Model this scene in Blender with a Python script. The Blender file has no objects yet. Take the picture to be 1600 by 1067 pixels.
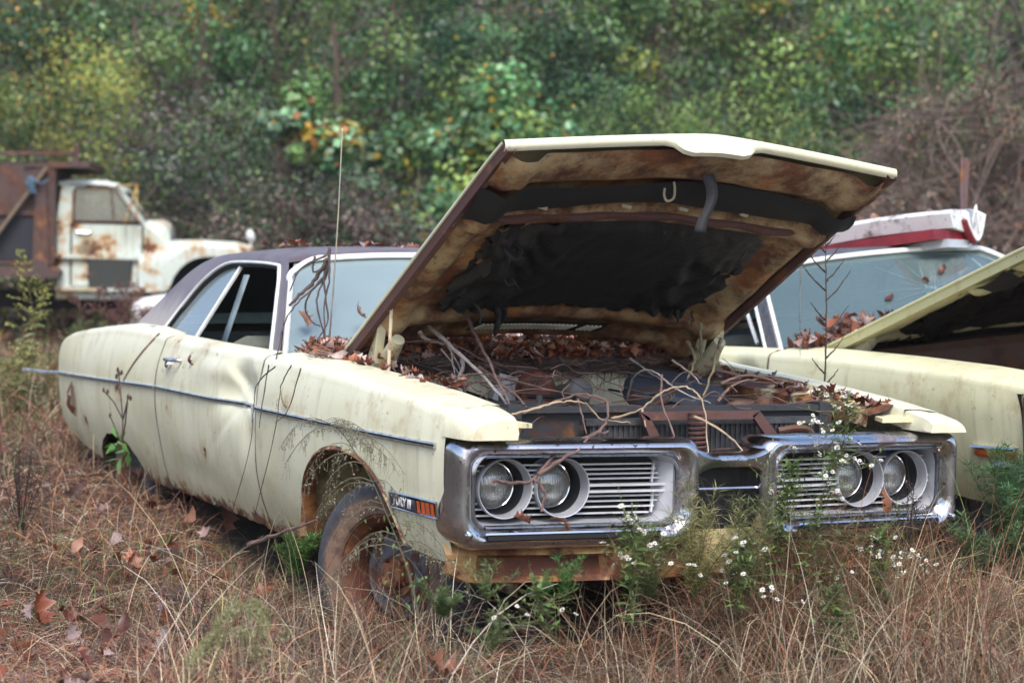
import bpy, math, random
import numpy as np
from mathutils import Vector, Matrix, Euler

C = bpy.context.scene
COL = C.collection
rad = math.radians
rnd = random.Random(7)
rng = np.random.default_rng(11)

# ------------------------------------------------------------------ camera
CAM = Vector((-3.40951797, -5.46901562, 1.33451256))
YAW, PITCH, ROLL, FPX = -0.44611033, -0.03847568, 0.02429028, 3145.84834
cy_, sy_ = math.cos(YAW), math.sin(YAW)
FWD = Vector((-sy_*math.cos(PITCH), cy_*math.cos(PITCH), math.sin(PITCH)))
RGT0 = Vector((cy_, sy_, 0)); UP0 = RGT0.cross(FWD)
RGT = RGT0*math.cos(ROLL) + UP0*math.sin(ROLL)
UP = -RGT0*math.sin(ROLL) + UP0*math.cos(ROLL)
cd = bpy.data.cameras.new("camera")
cam = bpy.data.objects.new("camera", cd); COL.objects.link(cam)
mw = Matrix(((RGT.x, UP.x, -FWD.x, CAM.x), (RGT.y, UP.y, -FWD.y, CAM.y), (RGT.z, UP.z, -FWD.z, CAM.z), (0, 0, 0, 1)))
cam.matrix_world = mw
cd.sensor_width = 36.0
cd.lens = FPX/1600*36.0
cd.clip_end = 500
cd.dof.use_dof = True
cd.dof.focus_distance = 6.7
cd.dof.aperture_fstop = 3.3
C.camera = cam

# ------------------------------------------------------------------ light: overcast afternoon
w = bpy.data.worlds.new("World"); C.world = w; w.use_nodes = True
nt = w.node_tree
sky = nt.nodes.new("ShaderNodeTexSky"); sky.sky_type = 'NISHITA'; sky.sun_disc = False
sky.sun_elevation = rad(52); sky.sun_rotation = rad(200)
sky.air_density = 1.0; sky.dust_density = 2.2; sky.ozone_density = 1.0
bg = nt.nodes["Background"]; bg.inputs[1].default_value = 0.135
nt.links.new(sky.outputs[0], bg.inputs[0])
sd = bpy.data.lights.new("sun", 'SUN'); sd.energy = 1.5; sd.angle = rad(22); sd.color = (1.0, 0.98, 0.94)
so = bpy.data.objects.new("sun", sd); COL.objects.link(so)
so.rotation_euler = (rad(38), 0, rad(-20))
C.view_settings.view_transform = 'Standard'; C.view_settings.look = 'None'
C.view_settings.exposure = 1.24; C.view_settings.gamma = 1.0
C.render.engine = 'CYCLES'
C.cycles.max_bounces = 6; C.cycles.transparent_max_bounces = 12
C.cycles.diffuse_bounces = 3; C.cycles.glossy_bounces = 3; C.cycles.transmission_bounces = 4
C.cycles.use_denoising = True

# ------------------------------------------------------------------ tagging
def tag(o, label=None, cat=None, group=None, kind=None):
    if label: o['label'] = label
    if cat: o['category'] = cat
    if group: o['group'] = group
    if kind: o['kind'] = kind
    return o

def thing(name, label, cat, loc=(0, 0, 0), rot=(0, 0, 0), group=None):
    o = bpy.data.objects.new(name, None); COL.objects.link(o)
    o.location = loc; o.rotation_euler = rot
    o.empty_display_size = 0.1
    return tag(o, label, cat, group)

def copy_tree(o, parent=None):
    c = o.copy(); COL.objects.link(c)
    if parent: c.parent = parent
    for ch in list(o.children):
        copy_tree(ch, c)
    return c

# ------------------------------------------------------------------ mesh builder
class MB:
    def __init__(s): s.v = []; s.f = []
    def pts(s, P):
        k = len(s.v); s.v += [tuple(p) for p in P]; return k
    def grid(s, G, close_u=False, close_v=False, flip=False):
        n, m = len(G), len(G[0]); k = len(s.v)
        for r in G: s.v += [tuple(p) for p in r]
        for i in range(n if close_u else n-1):
            for j in range(m if close_v else m-1):
                a, b = k+i*m+j, k+i*m+(j+1) % m
                c, d = k+((i+1) % n)*m+(j+1) % m, k+((i+1) % n)*m+j
                s.f.append((a, d, c, b) if flip else (a, b, c, d))
        return s
    def poly(s, P, flip=False):
        k = s.pts(P); ix = list(range(k, k+len(P)))
        s.f.append(tuple(ix[::-1] if flip else ix)); return s
    def box(s, c, d, R=None):
        hx, hy, hz = d[0]/2, d[1]/2, d[2]/2
        P = [Vector((x, y, z)) for z in (-hz, hz) for x, y in ((-hx, -hy), (hx, -hy), (hx, hy), (-hx, hy))]
        if R is not None: P = [R @ p for p in P]
        k = s.pts([p+Vector(c) for p in P])
        for q in ((0, 3, 2, 1), (4, 5, 6, 7), (0, 1, 5, 4), (1, 2, 6, 5), (2, 3, 7, 6), (3, 0, 4, 7)):
            s.f.append(tuple(k+i for i in q))
        return s
    def bar(s, a, b, wd, ht, up=(0, 0, 1)):
        a, b = Vector(a), Vector(b); d = b-a; L = d.length; d.normalize()
        x = d.cross(Vector(up))
        if x.length < 1e-4: x = d.cross(Vector((1, 0, 0)))
        x.normalize(); z = x.cross(d)
        R = Matrix((x, d, z)).transposed()
        return s.box((a+b)/2, (wd, L, ht), R)
    def tube(s, P, r, n=8, cap=True, squash=None):
        P = [Vector(p) for p in P]; m = len(P)
        if not hasattr(r, '__len__'): r = [r]*m
        G = []; up = None
        for i, p in enumerate(P):
            d = (P[min(i+1, m-1)]-P[max(i-1, 0)]).normalized()
            if up is None:
                up = Vector((0, 0, 1)) if abs(d.z) < .9 else Vector((1, 0, 0))
            x = d.cross(up)
            if x.length < 1e-4: x = d.cross(Vector((0.3, 1, 0.2)))
            x.normalize(); y = x.cross(d); up = y
            G.append([p+(x*math.cos(2*math.pi*j/n)+y*math.sin(2*math.pi*j/n)*(squash or 1))*r[i] for j in range(n)])
        s.grid(G, close_v=True)
        if cap:
            s.poly(G[0]); s.poly(G[-1], True)
        return s
    def lathe(s, prof, n=32, M=None, close=False):
        M = M or Matrix()
        G = []
        for i in range(n):
            a = 2*math.pi*i/n
            G.append([M @ Vector((r*math.cos(a), r*math.sin(a), h)) for r, h in prof])
        s.grid(G, close_u=True, close_v=close); return s
    def build(s, name, mat, parent=None, smooth=True, angle=40, solid=0, mats=None):
        me = bpy.data.meshes.new(name)
        me.from_pydata([tuple(v) for v in s.v], [], s.f); me.update()
        if smooth and len(me.polygons):
            me.polygons.foreach_set('use_smooth', [True]*len(me.polygons))
            me.set_sharp_from_angle(angle=rad(angle))
        me.materials.append(mat)
        o = bpy.data.objects.new(name, me); COL.objects.link(o)
        if parent: o.parent = parent
        if solid:
            md = o.modifiers.new('solid', 'SOLIDIFY'); md.thickness = solid; md.offset = 0
        return o

def np_mesh(name, verts, faces, mat, parent=None, col=None, smooth=True):
    """verts (N,3), faces (M,k) numpy; col (N,3) point colours = the pieces' own colours"""
    me = bpy.data.meshes.new(name)
    verts = np.asarray(verts, np.float32); faces = np.asarray(faces, np.int32)
    k = faces.shape[1]
    me.vertices.add(len(verts)); me.vertices.foreach_set('co', verts.ravel())
    me.loops.add(faces.size); me.loops.foreach_set('vertex_index', faces.ravel())
    me.polygons.add(len(faces))
    me.polygons.foreach_set('loop_start', np.arange(0, faces.size, k, dtype=np.int32))
    me.polygons.foreach_set('loop_total', np.full(len(faces), k, np.int32))
    me.update(calc_edges=True)
    if smooth: me.polygons.foreach_set('use_smooth', np.ones(len(faces), bool))
    if col is not None:
        at = me.color_attributes.new('tint', 'FLOAT_COLOR', 'POINT')
        at.data.foreach_set('color', np.concatenate([col, np.ones((len(col), 1))], 1).astype(np.float32).ravel())
    me.materials.append(mat)
    o = bpy.data.objects.new(name, me); COL.objects.link(o)
    if parent: o.parent = parent
    return o

def smoothpath(P, k=6):
    """Catmull-Rom through P"""
    P = [Vector(p) for p in P]; out = []
    for i in range(len(P)-1):
        p0, p1, p2, p3 = P[max(i-1, 0)], P[i], P[i+1], P[min(i+2, len(P)-1)]
        for j in range(k):
            t = j/k
            out.append(0.5*((2*p1)+(p2-p0)*t+(2*p0-5*p1+4*p2-p3)*t*t+(3*p1-p0-3*p2+p3)*t*t*t))
    out.append(P[-1]); return out

def itp(x, X, Y): return float(np.interp(x, X, Y))

# ------------------------------------------------------------------ materials
class NT:
    def __init__(s, name):
        s.m = bpy.data.materials.new(name); s.m.use_nodes = True
        s.t = s.m.node_tree; s.b = s.t.nodes['Principled BSDF']; s.n = s.t.nodes
        s.tc = s.n.new('ShaderNodeTexCoord')
    def link(s, a, b): s.t.links.new(a, b)
    def put(s, sock, v):
        if hasattr(v, 'is_linked') or hasattr(v, 'links'): s.link(v, sock)
        elif hasattr(v, '__len__'): sock.default_value = (*v, 1.0) if len(v) == 3 and len(sock.default_value) == 4 else v
        else: sock.default_value = v
    def noise(s, scale, detail=5, rough=.6, vs=None, dist=0, loc=None):
        n = s.n.new('ShaderNodeTexNoise'); n.inputs['Scale'].default_value = scale
        n.inputs['Detail'].default_value = detail; n.inputs['Roughness'].default_value = rough
        n.inputs['Distortion'].default_value = dist
        mp = s.n.new('ShaderNodeMapping'); s.link(s.tc.outputs['Object'], mp.inputs[0])
        if vs: mp.inputs['Scale'].default_value = vs
        if loc: mp.inputs['Location'].default_value = loc
        s.link(mp.outputs[0], n.inputs['Vector'])
        return n.outputs['Fac']
    def ramp(s, fac, lo, hi, a=0., b=1.):
        n = s.n.new('ShaderNodeMapRange'); n.clamp = True; n.interpolation_type = 'SMOOTHSTEP'
        s.put(n.inputs[0], fac); n.inputs[1].default_value = lo; n.inputs[2].default_value = hi
        n.inputs[3].default_value = a; n.inputs[4].default_value = b
        return n.outputs[0]
    def math(s, op, a, b=0.):
        n = s.n.new('ShaderNodeMath'); n.operation = op; s.put(n.inputs[0], a); s.put(n.inputs[1], b); return n.outputs[0]
    def mix(s, f, a, b):
        n = s.n.new('ShaderNodeMix'); n.data_type = 'RGBA'; s.put(n.inputs[0], f); s.put(n.inputs[6], a); s.put(n.inputs[7], b)
        return n.outputs[2]
    def axis(s, i):
        n = s.n.new('ShaderNodeSeparateXYZ'); s.link(s.tc.outputs['Object'], n.inputs[0]); return n.outputs[i]
    def bump(s, h, strength=.3, dist=.01):
        n = s.n.new('ShaderNodeBump'); n.inputs['Strength'].default_value = strength; n.inputs['Distance'].default_value = dist
        s.link(h, n.inputs['Height']); s.link(n.outputs[0], s.b.inputs['Normal'])
    def attr(s, name='tint'):
        n = s.n.new('ShaderNodeAttribute'); n.attribute_name = name; return n.outputs['Color']
    def orand(s):
        n = s.n.new('ShaderNodeObjectInfo'); return n.outputs['Random']
    def set(s, **k):
        for a, v in k.items(): s.put(s.b.inputs[a.replace('_', ' ')], v)
        return s.m

RUST_A, RUST_B, RUST_C = (.055, .020, .013), (.19, .062, .022), (.36, .15, .045)
def rust_colour(N, sc=9):
    n1 = N.noise(sc, 8, .7); n2 = N.noise(sc*.35, 4, .6, loc=(3, 1, 7))
    c = N.mix(N.ramp(n1, .35, .7), RUST_A, RUST_B)
    return N.mix(N.ramp(n2, .5, .68), c, RUST_C)

def M_paint(name, base, dirt=1.0, rust=1.0, lowrust=.33, rough=.42):
    N = NT(name)
    n1 = N.noise(1.6, 5, .6)
    c = N.mix(N.ramp(n1, .35, .7), base, tuple(v*k for v, k in zip(base, (.90, .88, .80))))
    st = N.noise(1.0, 5, .65, vs=(16, 16, .9))
    c = N.mix(N.math('MULTIPLY', N.ramp(st, .5, .8), .45*dirt), c, (.30, .25, .13))
    z = N.axis(2)
    zl = N.math('ADD', z, N.math('MULTIPLY', N.noise(5, 6, .65), .34))
    c = N.mix(N.math('MULTIPLY', N.ramp(zl, .78, .46), .5*dirt), c, (.24, .21, .10))
    sp = N.noise(42, 3, .6, loc=(9, 2, 4))
    c = N.mix(N.math('MULTIPLY', N.ramp(sp, .66, .74), .6*dirt), c, (.13, .07, .035))
    rn = N.noise(3.3, 9, .68, loc=(1.7, 4.1, .3))
    rm = N.ramp(rn, .70-.06*rust, .735-.06*rust)
    edge = N.ramp(N.math('ADD', z, N.math('MULTIPLY', N.math('SUBTRACT', N.noise(16, 7, .7), .5), .30)), lowrust+.02, lowrust-.03)
    rm = N.math('MAXIMUM', rm, edge)
    halo = N.ramp(rn, .60-.06*rust, .70-.06*rust)
    c = N.mix(N.math('MULTIPLY', halo, .35*rust), c, (.36, .20, .07))
    c = N.mix(rm, c, rust_colour(N, 18))
    chip = N.math('MULTIPLY', N.ramp(N.noise(26, 5, .7, loc=(5, 1, 8)), .655, .68), N.ramp(N.noise(2.2, 4, .6, loc=(8, 3, 2)), .5, .62))
    c = N.mix(N.math('MULTIPLY', chip, .85*rust), c, (.10, .045, .025))
    for ys in (1.862, 3.248):
        dy = N.math('ABSOLUTE', N.math('SUBTRACT', N.axis(1), ys))
        sm = N.math('MULTIPLY', N.ramp(N.math('ADD', dy, N.math('MULTIPLY', N.noise(9, 7, .7, vs=(1, 2.5, .8), loc=(ys, 0, 0)), .05)), .040, .022), .8*rust)
        c = N.mix(sm, c, (.20, .10, .04))
    grime = N.math('MULTIPLY', N.ramp(N.noise(1.0, 6, .7, vs=(5, 5, 1.6), loc=(2, 6, 1)), .52, .72), .28*dirt)
    c = N.mix(grime, c, (.32, .31, .20))
    h = N.math('ADD', N.math('MULTIPLY', N.math('ADD', rm, chip), N.noise(60, 4, .7)), N.math('MULTIPLY', N.noise(2.6, 3, .5, loc=(3, 3, 3)), 2.2))
    N.bump(h, .5, .006)
    return N.set(Base_Color=c, Roughness=N.ramp(rm, 0, 1, rough, .85), Specular_IOR_Level=.4, Coat_Weight=.10, Coat_Roughness=.25)

def M_rusty(name, cream=(.5, .42, .25), amount=.5, sc=5, dark=1.0, seed=0, soft=.06):
    """bare sheet metal: rust with leftovers of paint"""
    N = NT(name)
    r = rust_colour(N, 11)
    if dark != 1.0: r = N.mix(1-dark, r, (.012, .009, .008))
    n = N.noise(sc, 9, .68, loc=(seed, seed*2.3, 1))
    m = N.ramp(n, amount-soft, amount+soft)
    c = N.mix(m, cream, r)
    st = N.noise(30, 4, .6)
    c = N.mix(N.math('MULTIPLY', N.ramp(st, .58, .7), .6), c, (.05, .022, .014))
    N.bump(N.noise(55, 5, .7), .35, .004)
    return N.set(Base_Color=c, Roughness=.72)

def M_chrome(name, pit=.5, rough=.10):
    N = NT(name)
    n = N.noise(3.5, 8, .7); st = N.noise(1, 4, .6, vs=(40, 40, 2.5))
    pm = N.math('MULTIPLY', N.ramp(n, .56, .66), pit)
    c = N.mix(pm, (.55, .555, .585), (.17, .12, .13))
    c = N.mix(N.math('MULTIPLY', N.ramp(st, .55, .75), pit*.6), c, (.30, .25, .26))
    sp = N.noise(75, 3, .5); spm = N.ramp(sp, .64, .70)
    c = N.mix(N.math('MULTIPLY', spm, pit), c, (.10, .05, .03))
    N.bump(N.noise(9, 3, .5), .04, .01)
    rr = N.math('ADD', N.math('MULTIPLY', pm, .35), N.ramp(N.noise(6, 4, .6), .4, .7, rough, rough+.14))
    return N.set(Base_Color=c, Metallic=N.ramp(pm, 0, 1, 1, .55), Roughness=rr)

def M_plain(name, col, rough=.6, metal=0., var=.35, sc=8, bump=.2):
    N = NT(name)
    c = N.mix(N.ramp(N.noise(sc, 6, .65), .35, .68), col, tuple(v*(1-var) for v in col))
    if bump: N.bump(N.noise(sc*6, 4, .6), bump, .004)
    return N.set(Base_Color=c, Roughness=rough, Metallic=metal)

def M_glass(name, film=.35, filmcol=(.5, .55, .58), tint=(.02, .03, .035)):
    """old window glass: mirror-like where clean, clear through, a film of dust and rain whose colour also carries sky reflection"""
    N = NT(name); t = N.t
    gl = N.n.new('ShaderNodeBsdfGlossy'); gl.inputs['Roughness'].default_value = .06; gl.inputs['Color'].default_value = (.93, .97, 1, 1)
    tr = N.n.new('ShaderNodeBsdfTransparent'); tr.inputs['Color'].default_value = (.55, .66, .66, 1)
    df = N.n.new('ShaderNodeBsdfDiffuse'); N.put(df.inputs['Color'], filmcol)
    fr = N.n.new('ShaderNodeFresnel'); fr.inputs['IOR'].default_value = 2.1
    m1 = N.n.new('ShaderNodeMixShader'); N.link(fr.outputs[0], m1.inputs[0]); N.link(tr.outputs[0], m1.inputs[1]); N.link(gl.outputs[0], m1.inputs[2])
    m2 = N.n.new('ShaderNodeMixShader')
    f = N.math('ADD', N.math('MULTIPLY', N.ramp(N.noise(1.3, 3, .5), .3, .75), film*.25), film*.75)
    N.link(f, m2.inputs[0]); N.link(m1.outputs[0], m2.inputs[1]); N.link(df.outputs[0], m2.inputs[2])
    N.link(m2.outputs[0], N.n['Material Output'].inputs[0])
    return N.m

def M_tint(name, rough=.7, trans=0., spec=.3):
    """leaves, blades and stems: the colour of each piece is its own (point attribute)"""
    N = NT(name)
    c = N.attr()
    N.set(Base_Color=c, Roughness=rough, Specular_IOR_Level=spec)
    if trans:
        tl = N.n.new('ShaderNodeBsdfTranslucent'); N.link(c, tl.inputs['Color'])
        mx = N.n.new('ShaderNodeMixShader'); mx.inputs[0].default_value = trans
        N.link(N.b.outputs[0], mx.inputs[1]); N.link(tl.outputs[0], mx.inputs[2])
        N.link(mx.outputs[0], N.n['Material Output'].inputs[0])
    return N.m

CREAM = (.69, .665, .495)
cream = M_paint('cream_paint', CREAM)
cream_b = M_paint('cream_paint_second', (.68, .65, .43), 1.0, 1.05)
cream_hood = M_paint('cream_hood_paint', CREAM, .6, .7, lowrust=-5)
rusty = M_rusty('rusty_sheet', amount=.44)
rusty_under = M_rusty('hood_underside', (.42, .31, .17), .47, 6.5, seed=3, soft=.13)
rusty_dark = M_rusty('dark_rust', (.09, .05, .035), .5, 5, .75)
rust_red = M_rusty('red_rust', (.11, .035, .022), .5, 6)
rust_orange = M_rusty('orange_rust', (.36, .21, .085), .455, 5, seed=5)
chrome = M_chrome('pitted_chrome', .95, .17)
chrome_clean = M_chrome('clean_chrome', .15, .08)
chrome_dull = M_plain('dull_chrome', (.60, .60, .58), .34, .75, .45, 30, .2)
drum_mat = M_rusty('drum_rust', (.085, .09, .105), .52, 14, .8)
rust_hub = M_rusty('hub_rust', (.26, .10, .04), .5, 20)
OPT_WS2 = []
inner_cream = M_rusty('inner_fender_cream', (.40, .35, .20), .50, 6, soft=.1)
rust_maroon = M_rusty('maroon_rust', (.085, .038, .034), .60, 8, .8, soft=.12)
silver_bright = M_plain('bright_silver', (.66, .67, .70), .32, .3, .2, 7, .1)
silver = M_plain('silver_paint', (.50, .51, .545), .36, .3, .25, 7, .1)
black_wool = M_plain('insulation_wool', (.016, .016, .018), .62, 0, .5, 9, 1.0)
rubber = M_plain('black_rubber', (.010, .010, .011), .8)
blackpaint = M_plain('black_enamel', (.022, .024, .028), .45, 0, .4, 10, .2)
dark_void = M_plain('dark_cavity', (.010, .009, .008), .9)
def M_tyre():
    N = NT('weathered_tyre'); v = N.n.new('ShaderNodeVectorMath'); v.operation = 'LENGTH'
    mp = N.n.new('ShaderNodeMapping'); mp.inputs['Scale'].default_value = (1, 1, 0); N.link(N.tc.outputs['Object'], mp.inputs[0]); N.link(mp.outputs[0], v.inputs[0])
    n = N.noise(9, 7, .7); r = N.math('ADD', v.outputs['Value'], N.math('MULTIPLY', n, .06))
    c = N.mix(N.ramp(n, .35, .68), (.058, .059, .066), (.030, .030, .033))
    c = N.mix(N.math('MULTIPLY', N.ramp(r, .318, .29), .9), c, N.mix(N.ramp(N.noise(22, 6, .7), .4, .65), (.20, .115, .075), (.10, .055, .04)))
    N.bump(N.noise(60, 4, .6), .4, .004)
    return N.set(Base_Color=c, Roughness=.8)
tyre_mat = M_tyre()
def M_vinyl():
    N = NT('faded_vinyl'); n = N.noise(5, 6, .65)
    c = N.mix(N.ramp(n, .35, .68), (.150, .102, .102), (.098, .068, .068))
    z = N.math('ADD', N.axis(2), N.math('MULTIPLY', N.noise(7, 6, .7), .25))
    y = N.math('MULTIPLY', N.ramp(z, 1.32, 1.14), N.ramp(N.axis(1), 3.3, 3.7))
    c = N.mix(N.math('MULTIPLY', y, .75), c, (.40, .33, .29))
    c = N.mix(N.math('MULTIPLY', N.ramp(N.noise(13, 7, .7, loc=(4, 2, 1)), .60, .68), N.math('MULTIPLY', y, .8)), c, (.22, .09, .05))
    N.bump(N.noise(90, 3, .6), .15, .003)
    return N.set(Base_Color=c, Roughness=.36)
vinyl = M_vinyl()
roof_grey = M_plain('lichen_grey_roof', (.10, .10, .11), .6, 0, .6, 40, .6)
white_trim = M_plain('white_trim', (.70, .70, .68), .4, 0, .2, 12, .1)
glass_ws = M_glass('windscreen_glass', .42, (.44, .56, .58))  # pale-blue film here and below also paints in the sky's reflection
glass_side = M_glass('side_glass', .35, (.42, .50, .53))
glass_dark = M_glass('cracked_glass', .26, (.26, .38, .38))
seat_mat = M_plain('seat_vinyl', (.20, .21, .17), .6, 0, .3)
seat_dark = M_plain('interior_dark', (.03, .03, .028), .8)
leaf_mat = M_tint('leaf', .45, .15, .5)
grass_mat = M_tint('grass_blade', .55, .2, .4)
green_mat = M_tint('green_leaf', .5, .3, .4)
bark_mat = M_tint('bark', .8)
# ------------------------------------------------------------------ old sedans (X across, Y to the rear, Z up; nose at y=0)
YS_W = ([-.1, .12, .3, .8, 1.9, 3.0, 4.2, 4.7, 5.05, 5.25, 5.36], [.935, .945, .965, .985, .99, .99, .99, .985, .975, .96, .93])
YS_C = ([0, .12, .4, .9, 1.5, 1.9, 2.6, 3.2, 3.6, 4.1, 4.6, 5.0, 5.2, 5.36], [.872, .885, .908, .935, .957, .965, .968, .975, .995, .992, .962, .925, .89, .80])
def half_w(y): return itp(y, *YS_W)
def crest(y): return itp(y, *YS_C)
def tumble(z): return 1.05*max(0, z-.74)**2 + .55*max(0, .70-z)**2
def dent(y, z):
    d = .046*math.exp(-((y-2.12)/.20)**2-((z-.80)/.075)**2)+.012*math.exp(-(((y-2.05)*.6+(z-.78))/.028)**2-((y-2.1)/.25)**2)          # crumpled door skin by the front seam
    d += .016*math.exp(-((y-1.93)/.10)**2-((z-.66)/.10)**2)
    d -= .012*math.exp(-((y-2.4)/.22)**2-((z-.88)/.05)**2)
    s_ = ((y-2.30)*.165-(z-.905)*.36)/.396                             # fold running down to the front seam
    d += .030*max(0, min(1, (.015-s_)/.035))*math.exp(-((y-2.06)/.17)**4)*max(0, min(1, (z-.725)/.04))*max(0, min(1, (y-1.87)/.07))*max(0, 1-max(0, -s_-.02)/.13)
    d += .010*math.exp(-((y-2.7)/.3)**2-((z-.42)/.06)**2)+.007*math.exp(-((y-1.6)/.09)**2-((z-.62)/.12)**2)
    d += .012*math.exp(-((y-3.35)/.22)**2-((z-.52)/.13)**2)
    d += .008*math.exp(-((y-4.9)/.2)**2-((z-.6)/.1)**2)
    return d
def flank_x(y, z, dn=True): return half_w(y)-tumble(z)-(dent(y, z) if dn else 0)

def flank_col(y, zl, zc, xin, n=40, dn=True, drop=0):
    P = []
    zt = zc-.035
    for i in range(n+1):
        z = zl+(zt-zl)*i/n
        P.append((flank_x(y, z, dn), z))
    x0 = P[-1][0]
    for a in (25, 50, 72, 88):
        P.append((x0-.035*(1-math.cos(rad(a)))*1.1, zt+.035*math.sin(rad(a))))
    x1 = P[-1][0]
    for i in range(1, 7):
        t = i/6; P.append((x1+(xin-x1)*t, zc+.012*math.sin(t*math.pi*.6)))
    if drop:
        P.append((xin-.004, zc+.002)); P.append((xin-.006, zc-drop))
    return P

def arch_z(y, yc, a, z0, zt):
    t = (y-yc)/a
    return None if abs(t) >= 1 else z0+(zt-z0)*(1-abs(t)**2.3)**(1/2.3)

def sedan_panel(name, s, ys, zlow, xin, mat, root, dn=True, drop=0, rag=0, seed=0, dip=0):
    rr = random.Random(seed); m = MB(); G = []
    for y in ys:
        zl = zlow(y)
        if rag: zl += rag*(math.sin(y*23)*.4+math.sin(y*61+1)*.3+rr.uniform(-.5, .5))
        G.append([(s*x, y, z) for x, z in flank_col(y, zl, crest(y)-dip*max(0, 1-y/1.5), xin(y), dn=dn, drop=drop)])
    m.grid(G, flip=(s > 0))
    return m.build(name, mat, root, angle=50)

def roundrect(x0, x1, z0, z1, r, nc=7, ns=10):
    """points round a rectangle; r = radii at (x1,z0) (x1,z1) (x0,z1) (x0,z0)"""
    cs = [(x1-r[0], z0+r[0], r[0], -90), (x1-r[1], z1-r[1], r[1], 0), (x0+r[2], z1-r[2], r[2], 90), (x0+r[3], z0+r[3], r[3], 180)]
    arcs = [[(cx+q*math.cos(rad(a+90*i/nc)), cz+q*math.sin(rad(a+90*i/nc))) for i in range(nc+1)] for cx, cz, q, a in cs]
    P = []
    for k in range(4):
        P += arcs[k]; a, b = arcs[k][-1], arcs[(k+1) % 4][0]
        P += [(a[0]+(b[0]-a[0])*i/ns, a[1]+(b[1]-a[1])*i/ns) for i in range(1, ns)]
    return P

def tread_wheel(root, loc, steer, flat=0, rim=True, mats=None):
    w_ = bpy.data.objects.new('wheel', None); COL.objects.link(w_); w_.parent = root
    w_.location = loc; w_.rotation_euler = (0, rad(90), rad(steer))
    m = MB()
    pr = [(.20, .075), (.215, .095), (.26, .105), (.305, .10), (.325, .085), (.333, .06), (.326, .056), (.326, .046), (.336, .042), (.337, .008), (.328, .004), (.328, -.004), (.337, -.008), (.336, -.042), (.326, -.046), (.326, -.056), (.333, -.06), (.325, -.085), (.305, -.10), (.26, -.105), (.215, -.095), (.20, -.075)]
    m.lathe(pr, 48); m.build('tyre', tyre_mat, w_, angle=35)
    m = MB(); m.lathe([(.205, .092), (.212, .085), (.206, .070), (.190, .062), (.184, .050), (.180, .0), (.176, -.06), (.150, -.065), (.150, -.06), (.170, -.05), (.174, .0), (.178, .05), (.183, .068), (.196, .080), (.203, .090)], 44)
    rm = m.build('rim', rust_red, w_, angle=35)
    m = MB(); m.lathe([(.152, -.05), (.156, -.02), (.150, .012), (.142, .018), (.136, .012), (.105, .012), (.098, .02), (.0, .02)], 40); m.build('brake_drum', drum_mat, w_, angle=30)
    m = MB(); m.lathe([(.075, .02), (.072, .030), (.048, .034), (.042, .060), (.036, .066), (.0, .066)], 28)
    for k in range(5):
        a = k*72; m.tube([(.060*math.cos(rad(a)), .060*math.sin(rad(a)), .02), (.060*math.cos(rad(a)), .060*math.sin(rad(a)), .055)], .007, 6)
    m.build('hub', rust_hub, w_, angle=30)
    return w_

def strip_on_flank(m, s, ys, zf, h=.0095, out=.011, dn=True, extra=None):
    """bright moulding with rounded section following the flank"""
    G = []
    for y in ys:
        z = zf(y); x = flank_x(y, z, dn)
        sec = [(-.002, -h), (out*.7, -h), (out, -h*.45), (out*.75, -h*.25), (out*.75, h*.25), (out, h*.45), (out*.7, h), (-.002, h)]
        G.append([(s*(x+a), y, z+b) for a, b in sec])
    if extra:
        for p in extra:
            G.append([(s*(p[0]+a), p[1], p[2]+b) for a, b in ((-.002, -h), (out*.7, -h), (out, -h*.45), (out*.75, -h*.25), (out*.75, h*.25), (out, h*.45), (out*.7, h), (-.002, h))])
    m.grid(G, close_v=True); m.poly(G[0]); m.poly(G[-1])
def strip_line(s, ys, zf, dn, parent):
    m = MB(); m.grid([[(s*(flank_x(y, zf(y), dn)+a), y, zf(y)+b) for a, b in ((.0072, -.0036), (.0100, -.0030), (.0100, .0030), (.0072, .0036))] for y in ys]); m.build('moulding_line', rubber, parent)

ARCH_F = (.915, .47, .30, .69); ARCH_R = (4.05, .44, .20, .47)

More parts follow.
